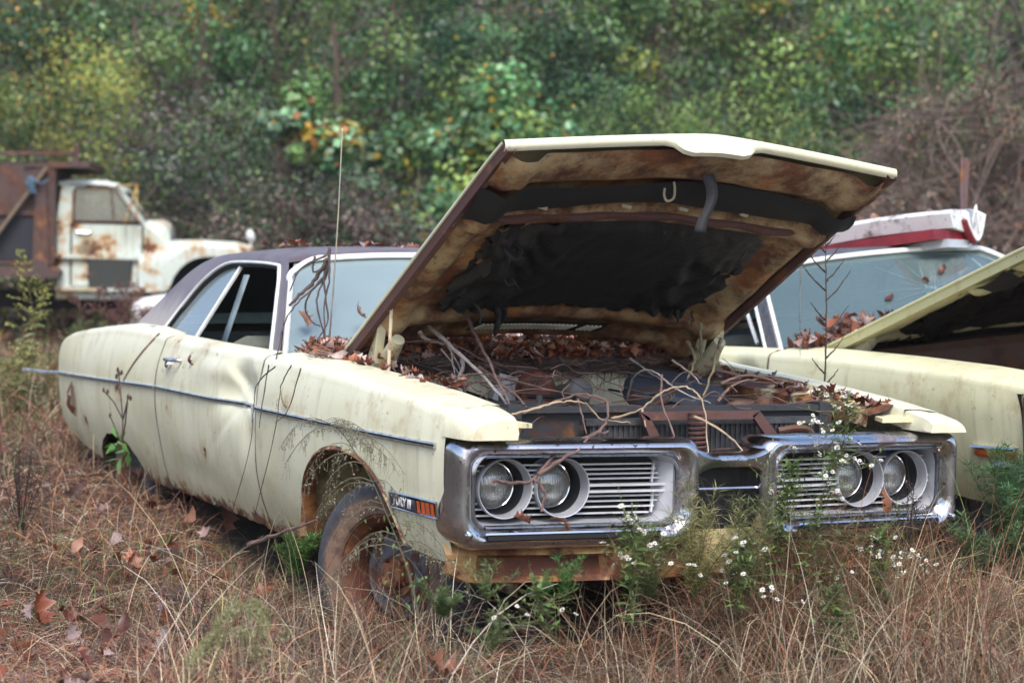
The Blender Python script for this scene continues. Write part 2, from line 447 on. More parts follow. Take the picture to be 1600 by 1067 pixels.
def sedan(name, label, opt, loc=(0, 0, 0), rot=(0, 0, 0)):
    root = thing(name, label, 'car', loc, rot)
    paint = opt['paint']; AF = opt.get('arch', ARCH_F); y0f = opt.get('nose', .14)
    # ---- lower edges
    def zl_f(y):
        z = itp(y, [.02, .40, AF[0]-.44, AF[0]+.43, AF[0]+.49, 1.9], [.40, .42, .44, .30, .295, .29])
        a = arch_z(y, *AF)
        return max(z, a) if a else z
    def zl_r(y):
        z = itp(y, [3.2, 4.5, 4.8, 5.2, 5.36], [.29, .31, .34, .42, .50])
        a = arch_z(y, *ARCH_R)
        return max(z, a) if a else z
    def arch_ys(c, a, n=26): return [c-a*math.cos(math.pi*i/n)*.9995 for i in range(n+1)]
    ysf = sorted(set([y0f, .2, .28, .36, .42] + arch_ys(AF[0], AF[1]) + [y for y in (1.42, 1.5, 1.6, 1.7, 1.8, 1.858) if y > AF[0]+AF[1]]))
    ysr = sorted(set([3.252, 3.3, 3.36, 3.42, 3.48, 3.54] + arch_ys(ARCH_R[0], ARCH_R[1]) + [4.55, 4.65, 4.75, 4.85, 4.95, 5.02, 5.08, 5.14, 5.2, 5.25, 5.29, 5.33, 5.36]))
    ysd = [1.866+(2.46-1.866)*i/40 for i in range(41)]+[2.46+(3.244-2.46)*i/20 for i in range(1, 21)]
    for s in (-1, 1):
        right = s < 0
        dip = 0 if right else opt.get('dip', 0)
        f = sedan_panel('front_fender', s, ysf, zl_f, lambda y: .765, paint, root, dn=right, drop=.05, dip=dip)
        # fender tip over the bumper
        m = MB(); G = []
        for y, dz, dx in ((.158, .002, .002), (.10, 0, .003), (.05, -.003, .006), (.015, -.008, .013), (-.005, -.018, .026)):
            zc = crest(max(y, 0))+dz-dip; xo = flank_x(max(y, 0), .82, False)+.004-dx
            hh = zc-.803
            G.append([(s*(xo+.004), y, .803), (s*(xo+.002), y, .803+.33*hh), (s*(xo-.005), y, .803+.62*hh), (s*(xo-.016), y, .803+.87*hh), (s*(xo-.036), y, zc), (s*(xo-.07), y, zc+.001), (s*(.84), y, zc+.007), (s*.80, y, zc+.010), (s*.773, y, zc+.006), (s*.765, y, max(.806, zc-.03)), (s*.768, y, .803)])
        m.grid(G); m.poly([Vector(p)+Vector((0, -.001, 0)) for p in G[-1]])
        if opt.get('tip', True): m.build('fender_tip', paint, f, angle=35)
        # arch lip and inner well
        m = MB(); G = []
        for i in range(41):
            a = math.pi*i/40
            y = AF[0]-AF[1]*.999*math.cos(a); z = max(arch_z(y, *AF) or .3, zl_f(y)-.002)
            x = flank_x(y, z, False)
            G.append([(s*(x+.006), y, z+.006+.006), (s*(x+.011), y, z), (s*(x+.002), y, z-.007), (s*(x-.03), y, z-.008), (s*(x-.045), y, z-.002)])
        m.grid(G); m.build('arch_lip', opt.get('lip', rusty), f)
        m = MB(); G = []
        for i in range(31):
            a = math.pi*i/30
            zb = .47 if a < 1.57 else .33
            y = AF[0]-(AF[1]+.02)*math.cos(a); z = zb+(AF[3]+.04-zb)*math.sin(a)**.8
            G.append([(s*.955, y, z), (s*.80, y, z+.03), (s*.62, y, z+.03), (s*.55, y, z)])
        m.grid(G)
        m.grid([[(s*.56, y, z) for z in (.25, .45, .70)] for y in (.40, .9, 1.45)])
        m.build('inner_fender', inner_cream, root)
        # door
        d = sedan_panel('door', s, ysd, lambda y: itp(y, [1.86, 2.1, 3.25], [.295, .30, .315]), lambda y: .86, paint, root, dn=right, rag=.012, seed=4)
        m = MB()
        xh = flank_x(2.98, .885)
        m.tube(smoothpath([(s*(xh+.004), 2.90, .888), (s*(xh+.03), 2.92, .888), (s*(xh+.034), 3.0, .886), (s*(xh+.03), 3.07, .883), (s*(xh+.004), 3.09, .883)], 4), .0085, 8)
        m.lathe([(.0, .03), (.013, .03), (.016, .022), (.016, 0)], 14, Matrix.Translation((s*(xh+.002), 3.05, .862)) @ Matrix.Rotation(rad(90*s), 4, 'Y'))
        m.build('handle', chrome_clean, d)
        # quarter panel
        q = sedan_panel('quarter_panel', s, ysr, zl_r, lambda y: itp(y, [3.2, 4.3, 5.2, 5.36], [.845, .80, .74, .68]), paint, root, dn=right, rag=.008, seed=5)
        # side moulding in three lengths
        m = MB(); zf = lambda y: itp(y, [.19, 1.9, 3.2, 5.3], [.772, .762, .752, .695])
        if opt.get('moulding', True):
            strip_on_flank(m, s, [.19+i*(1.85-.19)/20 for i in range(21)], zf, dn=right)
            sm = m.build('side_moulding', chrome_dull, f); m = MB(); strip_line(s, [.19+i*(1.85-.19)/20 for i in range(21)], zf, right, f)
            strip_line(s, [1.95+i*(3.235-1.95)/20 for i in range(21)], zf, right, d); strip_line(s, [3.26+i*(5.2-3.26)/20 for i in range(21)], zf, right, q)
            if right:
                zb = lambda y: zf(y)-.055*math.exp(-((y-1.87)/.055)**2)
                strip_on_flank(m, s, [1.885+i*(3.24-1.885)/30 for i in range(31)], zb, dn=right)
            else: strip_on_flank(m, s, [1.885+i*(3.24-1.885)/30 for i in range(31)], zf, dn=False)
            m.build('side_moulding', chrome_dull, d); m = MB()
            ex = [(.985, 5.33, .693), (1.0, 5.43, .690), (1.03, 5.52, .690), (1.07, 5.60, .692)] if right else None
            strip_on_flank(m, s, [3.255+i*(5.22-3.255)/30 for i in range(31)], zf, dn=right, extra=ex)
            m.build('side_moulding', chrome_dull, q)
    # ---- under body, inner skins (dark), firewall, cowl, deck
    m = MB()
    m.box((0, 2.9, .30), (1.66, 4.2, .06)); m.build('floor_pan', rusty_dark, root)
    m = MB()
    for s in (-1, 1):
        m.grid([[(s*.845, y, .31), (s*.845, y, .60), (s*.83, y, crest(y)-.03)] for y in (1.7, 2.5, 3.2, 4.0, 4.8, 5.1)])
    m.build('inner_skin', seat_dark, root)
    m = MB(); G = []
    for i in range(13):
        t = -1+i/6
        G.append([(t*.80, y+.0, z+.02*(1-t*t)) for y, z in ((4.28, .985), (4.5, .98), (4.9, .935), (5.15, .90), (5.28, .86), (5.33, .78), (5.36, .66), (5.34, .5))])
    m.grid(G); m.build('trunk_lid', paint, root)
    m = MB(); m.box((0, 5.36, .5), (1.7, .10, .15)); m.build('rear_bumper', chrome, root)
    m = MB(); G = []
    for i in range(15):
        t = -1+i/7
        G.append([(t*.80, y-.09*(1-t*t)*k, z+.012*(1-t*t)) for y, z, k in ((1.56, .90, .2), (1.60, .935, .3), (1.78, .945, .7), (1.92, .965, 1.2), (2.0, .985, 1.2))])
    m.grid(G)
    m.grid([[(x, 1.56, z) for z in (.40, .66, .90)] for x in (-.78, 0, .78)])
    m.box((0, 1.555, .905), (1.52, .02, .018))
    m.build('cowl', opt.get('cowl', paint), root)
    # ---- greenhouse
    outer = smoothpath([(.875, 1.90, .962), (.765, 2.16, 1.16), (.680, 2.375, 1.318), (.655, 2.52, 1.345), (.645, 3.0, 1.352), (.65, 3.42, 1.338), (.68, 3.72, 1.275), (.735, 4.0, 1.145), (.80, 4.30, .988)], 6)
    inner = smoothpath([(.862, 2.03, .972), (.762, 2.27, 1.15), (.690, 2.45, 1.282), (.672, 2.56, 1.308), (.665, 3.0, 1.315), (.675, 3.25, 1.300), (.715, 3.44, 1.225), (.775, 3.56, 1.11), (.838, 3.63, .998)], 6)
    roofm = opt['roof']
    for s in (-1, 1):
        m = MB(); G = []
        for a, b in zip(outer, inner):
            mid = a.lerp(b, .5); mid.x += .006
            G.append([(s*p.x, p.y, p.z) for p in (a, mid, b, Vector((b.x-.03, b.y, b.z)))])
        m.grid(G, flip=s > 0); m.build('roof_pillar', roofm, root, angle=60)
        # bright frames: side window surround and drip rail
        m = MB()
        m.tube([(s*(p.x+.004), p.y, p.z) for p in inner], .009, 6, squash=.8)
        m.build('window_frame', opt['trim'], root)
        m = MB(); m.tube([(s*(p.x-.006), p.y+(3.0-p.y)*.012, p.z-.014 if p.z > 1.1 else p.z) for p in inner], .011, 6, squash=.8); m.build('window_gasket', rubber, root)
        # quarter glass with its own leading edge
        bar_t, bar_b = Vector((.676, 3.06, 1.292)), Vector((.850, 3.16, .965))
        tail = [p for p in inner if p.y > 3.06 and p.z < 1.312]
        m = MB(); G = []
        for i, p in enumerate(tail):
            t = i/(len(tail)-1); b = bar_t.lerp(bar_b, t)
            G.append([(s*(b.x-.02+(p.x-b.x)*k), b.y+(p.y-b.y)*k, b.z+(p.z-b.z)*k) for k in (0, .5, 1)])
        m.grid(G); g = m.build('quarter_window', glass_side, root)
        m = MB(); m.tube([(s*(bar_t.x-.014), bar_t.y, bar_t.z), (s*(bar_b.x-.014), bar_b.y, bar_b.z)], .010, 6)
        m.build('frame', opt['trim'], g)
        if opt.get('door_glass'):
            m = MB()
            m.poly([(s*(p.x-.012), p.y, p.z) for p in ([bar_b, bar_t] + [p for p in inner if p.y < 3.06][::-1])]); m.build('door_window', glass_side, root)
        m = MB(); yv = opt.get('vent')
        if yv:
            m.tube([(s*.80, 2.22, .985), (s*.675, 2.62, 1.30)], .010, 6); m.build('vent_window_frame', opt['trim'], root)
    # roof skin bridges the two outer edges
    def bridge(E, bulge, n=16):
        G = []
        for i, p in enumerate(E):
            t = i/(len(E)-1); by, bz = bulge(t, p); row = []
            for j in range(n+1):
                u = -1+2*j/n; k = 1-abs(u)**2.4
                row.append((p.x*u, p.y+by*k, p.z+bz*k))
            G.append(row)
        return G
    iF, iR = 12, 30                                  # outer[12] = windscreen header, outer[30] = rear header
    m = MB(); m.grid(bridge(outer[iF:iR+3], lambda t, p: (-.06*(1-t)+.05*t, .045))); m.build('roof', roofm, root, angle=60)
    ws = [Vector((.835, 1.945, .97)).lerp(Vector((.655, 2.385, 1.318)), i/8) for i in range(9)]
    m = MB(); m.grid(bridge(ws, lambda t, p: (-.16+.09*t, .035*t))); wo = m.build('windscreen', opt['ws'], root)
    if opt.get('crack'):
        m = MB(); B = bridge(ws, lambda t, p: (-.16+.09*t, .035*t), 64); rr = random.Random(3)
        def onws(t, u):
            t = min(.99, max(0, t))*8; i = min(7, int(t)); u = min(.99, max(0, (u+1)/2))*64; j = min(63, int(u)); f, g2 = t-i, u-j
            a, b, c, d_ = (Vector(B[i][j]), Vector(B[i+1][j]), Vector(B[i][j+1]), Vector(B[i+1][j+1])); return a.lerp(b, f).lerp(c.lerp(d_, f), g2)+Vector((0, -.004, .003))
        for k in range(15):
            an = k*.42+rr.uniform(-.15, .15); L = rr.uniform(.12, .55); Pk = [onws(.52+.9*L*q*math.sin(an)*.9+rr.uniform(-.006, .006), .12+L*q*math.cos(an)) for q in (0, .2, .45, .7, 1)]
            m.tube(Pk, [.0013, .0010, .0008, .0006, .0004], 4)
        m.build('crack', M_plain('crack_white', (.22, .32, .33), .5), wo); OPT_WS2[:] = [onws(*q) for q in ((.62, .1), (.58, .35), (.30, .42), (.34, .5), (.45, -.25), (.28, .18), (.7, .3))]
    fr = [Vector((.845, 1.925, .958)).lerp(Vector((.668, 2.372, 1.322)), i/8) for i in range(9)]
    m = MB(); br = bridge([fr[0], fr[-1]], lambda t, p: (-.16+.09*t, .035*t+.004))
    m.tube(smoothpath([(-f.x, f.y, f.z) for f in fr[:-1]]+[Vector(v) for v in br[1][1:-1]]+[(f.x, f.y, f.z) for f in fr[:-1][::-1]], 3), .0125, 6)
    m.build('windscreen_trim', opt['trim'], root)
    rw = outer[iR+1:]
    m = MB(); m.grid(bridge(rw, lambda t, p: (.05+.03*t, .04*(1-t)-.005))); m.build('rear_window', glass_side, root)
    # interior
    for y, h in ((2.95, .99), (3.85, .975)):
        m = MB(); G = []
        for x in (-.70, -.64, -.3, 0, .3, .64, .70):
            k = 0 if abs(x) < .68 else .03
            G.append([(x, y-.5, .40), (x, y-.5, .62-k), (x, y-.06, .60-k), (x, y+.02, h-.04-k), (x, y+.08, h-k), (x, y+.14, h-.05-k), (x, y+.14, .4)])
        m.grid(G); m.build('bench_seat', seat_mat, root)
    m = MB(); m.grid([[(x, y, z) for y, z in ((1.98, .93), (2.15, .94), (2.24, .88), (2.22, .62))] for x in (-.72, 0, .72)])
    m.grid([[(x, y, 1.29+.03*(1-(x/.6)**2)) for y in (2.5, 3.0, 3.6)] for x in (-.6, -.3, 0, .3, .6)])
    m.build('dashboard', seat_dark, root)
    m = MB(); m.lathe([(.19+.011*math.cos(a), .011*math.sin(a)) for a in [k*math.pi/3 for k in range(6)]], 28, Matrix.Translation((.38, 2.42, .98)) @ Matrix.Rotation(rad(65), 4, 'X'), close=True)
    m.tube([(.38, 2.42, .98), (.38, 2.2, .85)], .02); m.bar((.20, 2.42, .98), (.56, 2.42, .98), .03, .02); m.build('steering_wheel', blackpaint, root)
    # wheels
    for s in (-1, 1):
        tread_wheel(root, (s*.775, 4.05, .30), 0 if s > 0 else 180)
        tread_wheel(root, (s*opt.get('wx', .79), AF[0]-.115, .275), 0+opt['steer'] if s > 0 else 180+opt['steer'])
    return root
# ------------------------------------------------------------------ hood (local: hinge on the X axis, +V forward, opened by angle)
def make_hood(root, y0, z0, ang, twist, seed, Ln=1.515, half=.755, under=None, skin=None, lip_mat=None, front=True):
    a = rad(ang)
    O = Vector((0, y0, z0)); D = Vector((0, -math.cos(a), math.sin(a))); Nn = Vector((0, math.sin(a), math.cos(a)))
    def top(u, v):                                       # outer skin
        L = Ln+.065*(1-abs(u)**1.2)
        k = .042*(1-(u*u+.006)**.58)*(.3+.7*v)+(.085*(1-v)**3*(1-u*u) if front else .01)-.03*max(0, v-.9)**2*20
        return O+Vector((u*(half-.018*v), 0, 0))+D*(v*L)+Nn*(k+twist*u*v)
    N = 48
    us = [-1+2*i/N for i in range(N+1)]; vs = [i/N for i in range(N+1)]
    m = MB(); m.grid([[top(u, v) for u in us] for v in vs])
    # rolled rim: sides and front, the front one deeper in a beak at the middle
    def lipd(u): return .030+.042*(1 if abs(u) < .15 else max(0, 1-(abs(u)-.15)/.07))
    rim = [(-1, v) for v in vs]; rim2 = [(1, v) for v in vs]
    for R, s in ((rim, -1), (rim2, 1)):
        m.grid([[top(u, v)+Nn*k+Vector((s*q, 0, 0)) for k, q in ((0, 0), (-.005, .005), (-.012, .004), (-.015, -.008))] for u, v in R])
    if front:
        m.grid([[top(u, 1)+D*q-Nn*k for q, k in ((0, 0), (.008, .006), (.009, lipd(u)*.6), (.002, lipd(u)), (-.015, lipd(u)+.004))] for u in us])
    hood = m.build('hood', skin, root, angle=50)
    # inner panel: pressed ribs, rusty
    def prof(u, v):
        d = .016
        side = max(0, 1-abs(abs(u)-.87)/.085); d += .030*min(1, side*1.6)
        d += .034*min(1, 1.5*max(0, 1-abs(v-.70)/.040))            # cross rib behind the latch
        d += .030*min(1, 1.5*max(0, 1-abs(v-.185)/.045))           # rear rail
        d += .020*min(1, 1.5*max(0, 1-abs(v-.05)/.04))
        if v > .83: d += .045*min(1, (v-.83)/.05)*max(0, 1-(max(0, v-.93)/.07)**2)*.9
        if .74 < v < .80:
            for c in (-.45, -.12, .2, .5): d += .018*max(0, 1-abs(u-c)/.05)
        d += .003*math.sin(u*17+v*9)*math.sin(v*23)
        return d
    m = MB(); uu = [-.985+1.97*i/80 for i in range(81)]; vv = [.012+.965*i/90 for i in range(91)]
    m.grid([[top(u, v)-Nn*prof(u, v) for u in uu] for v in vv], flip=True)
    m.build('inner_panel', under, hood, angle=50)
    # flange along both sides
    m = MB()
    for s in (-1, 1):
        m.grid([[top(s*.998, v)-Nn*.014, top(s*.992, v)-Nn*.046, top(s*.965, v)-Nn*.052, top(s*.945, v)-Nn*.030] for v in vs])
    m.build('hood_flange', rust_maroon if front else skin, hood)
    m = MB()
    m.tube([top(-.80+1.6*i/30, .705)-Nn*(.040+.006*math.sin(i)) for i in range(31)], [.014]+[.024]*29+[.014], 10, squash=.8)
    m.build('cross_rib', rust_maroon, hood)
    # torn insulation pad
    rr = random.Random(seed); m = MB(); nu, nv = 70, 54
    ed = [rr.uniform(-1, 1) for _ in range(400)]
    def rag(k, t): i = int(t*60); f = t*60-i; return ed[(k*67+i) % 400]*(1-f)+ed[(k*67+i+1) % 400]*f
    G = []
    for j in range(nv+1):
        v = j/nv; row = []
        for i in range(nu+1):
            t = i/nu
            l = -.72+.025*rag(1, v)+.22*max(0, .25-v)+.07*max(0, v-.8); r = .73+.03*rag(2, v)-.18*max(0, .22-v)-.5*max(0, v-.82)
            b = (.215 if front else .05)+.014*rag(3, t)+.05*max(0, t-.75); tt = .665+.006*rag(4, t)
            u = l+(r-l)*t; V = b+(tt-b)*v
            e = min(1, min(t, 1-t, )*9, min(v, 1-v)*14)
            bump_ = .020*math.sin(u*31+V*17+2.5*math.sin(V*17+u*5))*math.sin(V*41-u*9+2.5*math.sin(u*15))+.006*rag(5, (t*.9+v*.07) % 1)*rag(6, v)
            wl = .12+.9*max(0, min(1, (.34-t)/.12))+.9*max(0, min(1, (t-.70)/.1))*max(0, min(1, (.75-v)/.2))
            row.append(top(u, V)-Nn*(.022+.022*e+bump_*wl*1.3))
        G.append(row)
    m.grid(G)
    pad = m.build('insulation_pad', black_wool, hood, angle=70)
    m = MB()
    for k in range(14 if front else 0):                                  # loose tufts round its torn edges
        s = rr.choice((-1, 1)); v = rr.uniform(.22, .64); u = s*rr.uniform(.5, .70)+.02
        p = top(u, v)-Nn*.04; P = [p]
        for q in range(4): P.append(P[-1]+Vector((rr.uniform(-.022, .022), rr.uniform(-.02, .01), rr.uniform(-.03, .012))))
        m.tube(smoothpath(P, 3), [.007*(1-i/13)+.001 for i in range(13)], 5)
    for u, v, ln in ((-.37, .24, .11), (-.33, .23, .06)) if front else ():
        p = top(u, v)-Nn*.04
        m.tube(smoothpath([p, p+Vector((.01, 0, -ln*.4)), p+Vector((0, .01, -ln))], 4), [.020, .024, .025, .022, .018, .02, .017, .012, .004], 7, squash=.5)
    if front: m.build('torn_wool', black_wool, pad)
    # seal strip across the front, ends drooping past the sides
    m = MB(); G = []
    for i in range(41):
        u = -.99+1.98*i/40
        v0 = .805+.010*math.sin(u*3+1); wd = .040+.008*math.sin(u*5)
        if u < -.85: wd += .012*(-.85-u)/.18*1.2
        dp = prof(max(-.98, min(.98, u)), v0)+.004+(.036 if abs(u) > .8 else .03)
        G.append([top(u, v0-wd)-Nn*(dp+.006), top(u, v0-wd*.3)-Nn*(dp+.014), top(u, v0+wd*.4)-Nn*(dp+.012), top(u, v0+wd)-Nn*(dp-.004)])
    m.grid(G); m.build('rubber_seal', rubber, hood)
    if front:
        # rear vent: a row of slanted louvres over the cowl, whitened as if light came through
        m = MB()
        for i in range(30):
            u = -.37+.66*i/29
            if 23 < i < 26: continue
            v = .105-.02*(1-(u/.5)**2)
            m.bar(top(u, v)-Nn*.042, top(u+.030, v+.040)-Nn*.046, .0070, .004, up=Nn)
        m.build('vent_louvres', opt_louvre, hood)
        m = MB(); G = []
        for i in range(21):
            u = -.40+.76*i/20; v = .105-.02*(1-(u/.5)**2)
            G.append([top(u, v-.012)-Nn*.038, top(u, v+.05)-Nn*.038])
        m.grid(G); m.build('vent_dark_sheet', dark_void, hood)  # near-black sheet, the shade between the louvres put into its colour
        # catch loop and a torn strap at the middle of the front
        m = MB(); p = top(-.10, .865)-Nn*.07
        m.tube(smoothpath([p+Vector((.018, 0, .01)), p+Vector((.022, 0, -.015)), p+Vector((.012, -.01, -.045)), p+Vector((-.012, -.01, -.055)), p+Vector((-.018, 0, -.035)), p+Vector((-.016, 0, -.012))], 4), .0045, 6)
        m.build('safety_catch', M_plain('catch_metal', (.36, .29, .2), .6), hood)
        m = MB(); p = top(.06, .90)-Nn*.06; G = []
        for i in range(14):
            t = i/13; q = p+Vector((.015*math.sin(t*5), -.012*math.sin(t*4), -.19*t)); wd = .018+.010*abs(t-.6)
            G.append([q+Vector((-wd, .004, 0)), q+Vector((0, -.006, 0)), q+Vector((wd, .004, 0))])
        m.grid(G); m.build('torn_strap', M_plain('strap_grey', (.06, .057, .062), .9), hood, solid=.006)
        m = MB()
        for u, v in ((-.62, .765), (-.2, .76), (.10, .755), (.42, .765)):
            p = top(u, v)-Nn*.055
            m.box(p, (.035, .012, .012), Euler((.4, .2, .3*u)).to_matrix())
        m.build('rubber_stop', M_plain('stop_buff', (.4, .33, .24), .8), hood)
    return hood, top, Nn

opt_louvre = M_plain('louvre_lit_cream', (.86, .84, .74), .5)  # near-white colour stands in for light coming through the vent

# ------------------------------------------------------------------ the sedan in front
OPT1 = dict(paint=cream, roof=vinyl, trim=white_trim, ws=glass_ws, steer=24, wx=.80, cowl=cream, dip=.03)
car = sedan('derelict_sedan', 'cream sedan with purple-brown roof, chrome twin-loop front bumper and four headlights, hood propped open', OPT1)
make_hood(car, 1.547, .992, 28.3, -.016, 3, under=rusty_under, skin=cream_hood)

def loop_front(y_of, s):
    """one chrome loop of the front bumper round its grille opening"""
    if s < 0: O = roundrect(-.945, -.105, .455, .797, (.10, .05, .035, .085)); I = roundrect(-.868, -.185, .532, .742, (.055, .055, .05, .05))
    else: O = roundrect(.105, .945, .455, .797, (.085, .035, .05, .10)); I = roundrect(.185, .868, .532, .742, (.05, .05, .055, .055))
    G = []
    for (ox, oz), (ix, iz) in zip(O, I):
        yo, yi = y_of(ox), y_of(ix); row = []
        cx, cz = (s*.525, .63)
        for t, y in ((-.02, .155), (0, .12), (0, .075), (.03, .050), (.09, .030), (.18, .014), (.30, .004), (.45, .0), (.60, .005), (.74, .016), (.86, .032), (.92, .038), (.955, .036), (.985, .030), (1, .036), (1.005, .06)):
            x = ox+(ix-ox)*t; z = oz+(iz-oz)*t
            if t < .0: x = cx+(x-cx)*.99; z = cz+(z-cz)*.975
            row.append((x, y+y_of(x), z))
        G.append(row)
    return G, I

def M_lens():
    N = NT('headlight_lens')
    wv = N.math('SINE', N.math('MULTIPLY', N.axis(0), 700.))
    b = N.n.new('ShaderNodeBump'); b.inputs['Strength'].default_value = .25; b.inputs['Distance'].default_value = .002
    N.link(N.math('ADD', wv, N.noise(25, 4, .6)), b.inputs['Height'])
    gl = N.n.new('ShaderNodeBsdfGlossy'); gl.inputs['Roughness'].default_value = .12; N.link(b.outputs[0], gl.inputs['Normal'])
    tr = N.n.new('ShaderNodeBsdfTransparent'); tr.inputs['Color'].default_value = (.92, .94, .95, 1)
    df = N.n.new('ShaderNodeBsdfDiffuse'); df.inputs['Color'].default_value = (.70, .70, .66, 1)
    m1 = N.n.new('ShaderNodeMixShader'); m1.inputs[0].default_value = .24; N.link(tr.outputs[0], m1.inputs[1]); N.link(gl.outputs[0], m1.inputs[2])
    m2 = N.n.new('ShaderNodeMixShader'); N.link(N.ramp(N.noise(22, 6, .65), .35, .8, .14, .5), m2.inputs[0]); N.link(m1.outputs[0], m2.inputs[1]); N.link(df.outputs[0], m2.inputs[2])
    N.link(m2.outputs[0], N.n['Material Output'].inputs[0]); return N.m
LENS = M_lens()
REFLECT = M_plain('reflector', (.92, .93, .94), .28, 1.0, .12, 12, .25)
def y_bow(x): return .0+.055*max(0, abs(x)-.2)/.75-.005
bm = MB()
Gs = {}
for s in (-1, 1):
    G, I = loop_front(y_bow, s); bm.grid(G, close_u=True, flip=s > 0); Gs[s] = I
# bar between the loops, flared where it meets them
G = []
for i in range(25):
    x = -.16+.32*i/24; k = max(0, (abs(x)-.055)/.105)**2
    zt, zb = .750+.040*k, .695-.05*k
    G.append([(x, .14, zt-.004), (x, .05, zt), (x, .012, zt-.006), (x, -.002, zt-.02), (x, -.002, (zt+zb)/2), (x, .004, zb+.01), (x, .03, zb), (x, .10, zb+.004)])
bm.grid(G)
bumper = bm.build('front_bumper', chrome, car, angle=45)
m = MB()
for s in (-1, 1):
    m.grid([[(s*x, y_bow(x)+.001+dy, z) for dy, z in ((.006, .521), (-.010, .518), (-.012, .5125), (-.004, .511))] for x in [.25+.6*i/20 for i in range(21)]])
    m.grid([[(s*x, y_bow(x)+dy, z) for dy, z in ((.0, .493), (-.006, .491), (.0, .487))] for x in [.25+.6*i/20 for i in range(21)]])
    m.lathe([(0, .014), (.010, .012), (.013, .004), (.013, 0)], 14, Matrix.Translation((s*.902, y_bow(.9)-.002, .512)) @ Matrix.Rotation(rad(90), 4, 'X'))
m.build('bumper_rib', chrome_clean, bumper)
m = MB()
for s in (-1, 1):
    m.grid([[(s*x, y_bow(x)+dy, z) for dy, z in ((-.002, .511), (-.009, .508), (-.009, .495), (-.002, .492))] for x in [.262+.58*i/20 for i in range(21)]])
m.build('rubber_insert', rubber, bumper)
# middle: dark recess with one thin bright bar, painted panel below it
m = MB(); m.grid([[(x, .13, z) for z in (.44, .72)] for x in (-.15, .15)]); m.build('centre_recess', blackpaint, bumper)
m = MB(); m.tube([(-.125, .035, .632), (.125, .035, .632)], .006, 6); m.build('centre_bar', chrome_clean, bumper)

for s in (-1, 1):
    I = Gs[s]; cx = s*.5265
    m = MB(); G = []
    for x, z in I:
        row = []
        for k, y in ((1.0, .05), (.995, .075), (.965, .12), (.95, .16)):
            row.append((cx+(x-cx)*k, y_bow(x)+y, .637+(z-.637)*(k if k > .99 else k-.015)))
        G.append(row)
    m.grid(G, close_u=True); gr = m.build('grille', silver, car, angle=50)
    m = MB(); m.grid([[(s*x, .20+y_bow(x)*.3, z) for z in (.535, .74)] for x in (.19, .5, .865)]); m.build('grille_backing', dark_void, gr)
    m = MB()
    for z in (.711, .695, .680, .665, .610, .594, .576, .556):
        xe = .235 if abs(z-.637) > .03 else .2
        xa = .205+.03*(abs(z-.637)/.07)**2
        cuts = [xa]
        for xc_ in (.560, .752):
            hw = math.sqrt(max(0, .0885**2-(z-.642)**2)); cuts += [xc_-hw, xc_+hw]
        cuts.append(.858)
        for x0, x1 in zip(cuts[::2], cuts[1::2]):
            if x1-x0 > .006: m.bar((s*x0, .115+y_bow(x0), z), (s*x1, .115+y_bow(x1), z), .016, .0048)
    for z in (.647, .627):
        for x0, x1 in ((.19, .468), (.652, .660), (.846, .862)):
            m.bar((s*x0, .098+y_bow(x0), z), (s*x1, .098+y_bow(x1), z), .030, .0075)
    for zz in ((.652, .711), (.556, .622)):
        x = .225; m.bar((s*(x+.012), .113+y_bow(x), zz[0]), (s*(x+.006), .113+y_bow(x), zz[1]), .010, .006, up=(1, 0, 0))
    # cast wing between lamps and loop: the sloped silver web at the inner end
    G = []
    for i in range(9):
        z = .545+.185*i/8; q = .04*(1-((z-.637)/.093)**2)
        G.append([(s*.192, .055+y_bow(.19), z), (s*(.200+q*.3), .10+y_bow(.19), z), (s*(.212+q*.2), .15+y_bow(.2), z)])
    m.grid(G)
    m.build('grille_bars', silver_bright, gr)
    for xc in (.752, .560):
        X = s*xc; yy = y_bow(xc)
        T = Matrix.Translation((X, yy+.105, .642)) @ Matrix.Rotation(rad(90), 4, 'X')     # local z points to the front
        hl = MB()
        hl.lathe([(.0845, -.02), (.0885, .0), (.093, .012), (.0945, .026), (.0925, .034), (.0895, .033), (.0885, .024), (.086, -.02), (.0835, -.08)], 44, T)
        lampo = hl.build('headlight', silver, car, angle=35)
        m = MB(); m.lathe([(.0845, -.015), (.083, -.075), (.078, -.082), (.070, -.080)], 40, T); m.build('inner_ring', blackpaint, lampo)
        m = MB(); m.lathe([(.0735, -.082), (.0755, -.072), (.0735, -.064), (.0705, -.066)], 40, T); m.build('retaining_ring', chrome_clean, lampo)
        m = MB(); m.lathe([(.0001, -.038), (.02, -.0395), (.04, -.045), (.058, -.054), (.0705, -.067)], 40, T); m.build('lens', LENS, lampo, angle=60)
        m = MB(); m.lathe([(.0001, -.135), (.02, -.132), (.045, -.115), (.065, -.085), (.0715, -.070)], 36, T); m.build('reflector', REFLECT, lampo, angle=60)
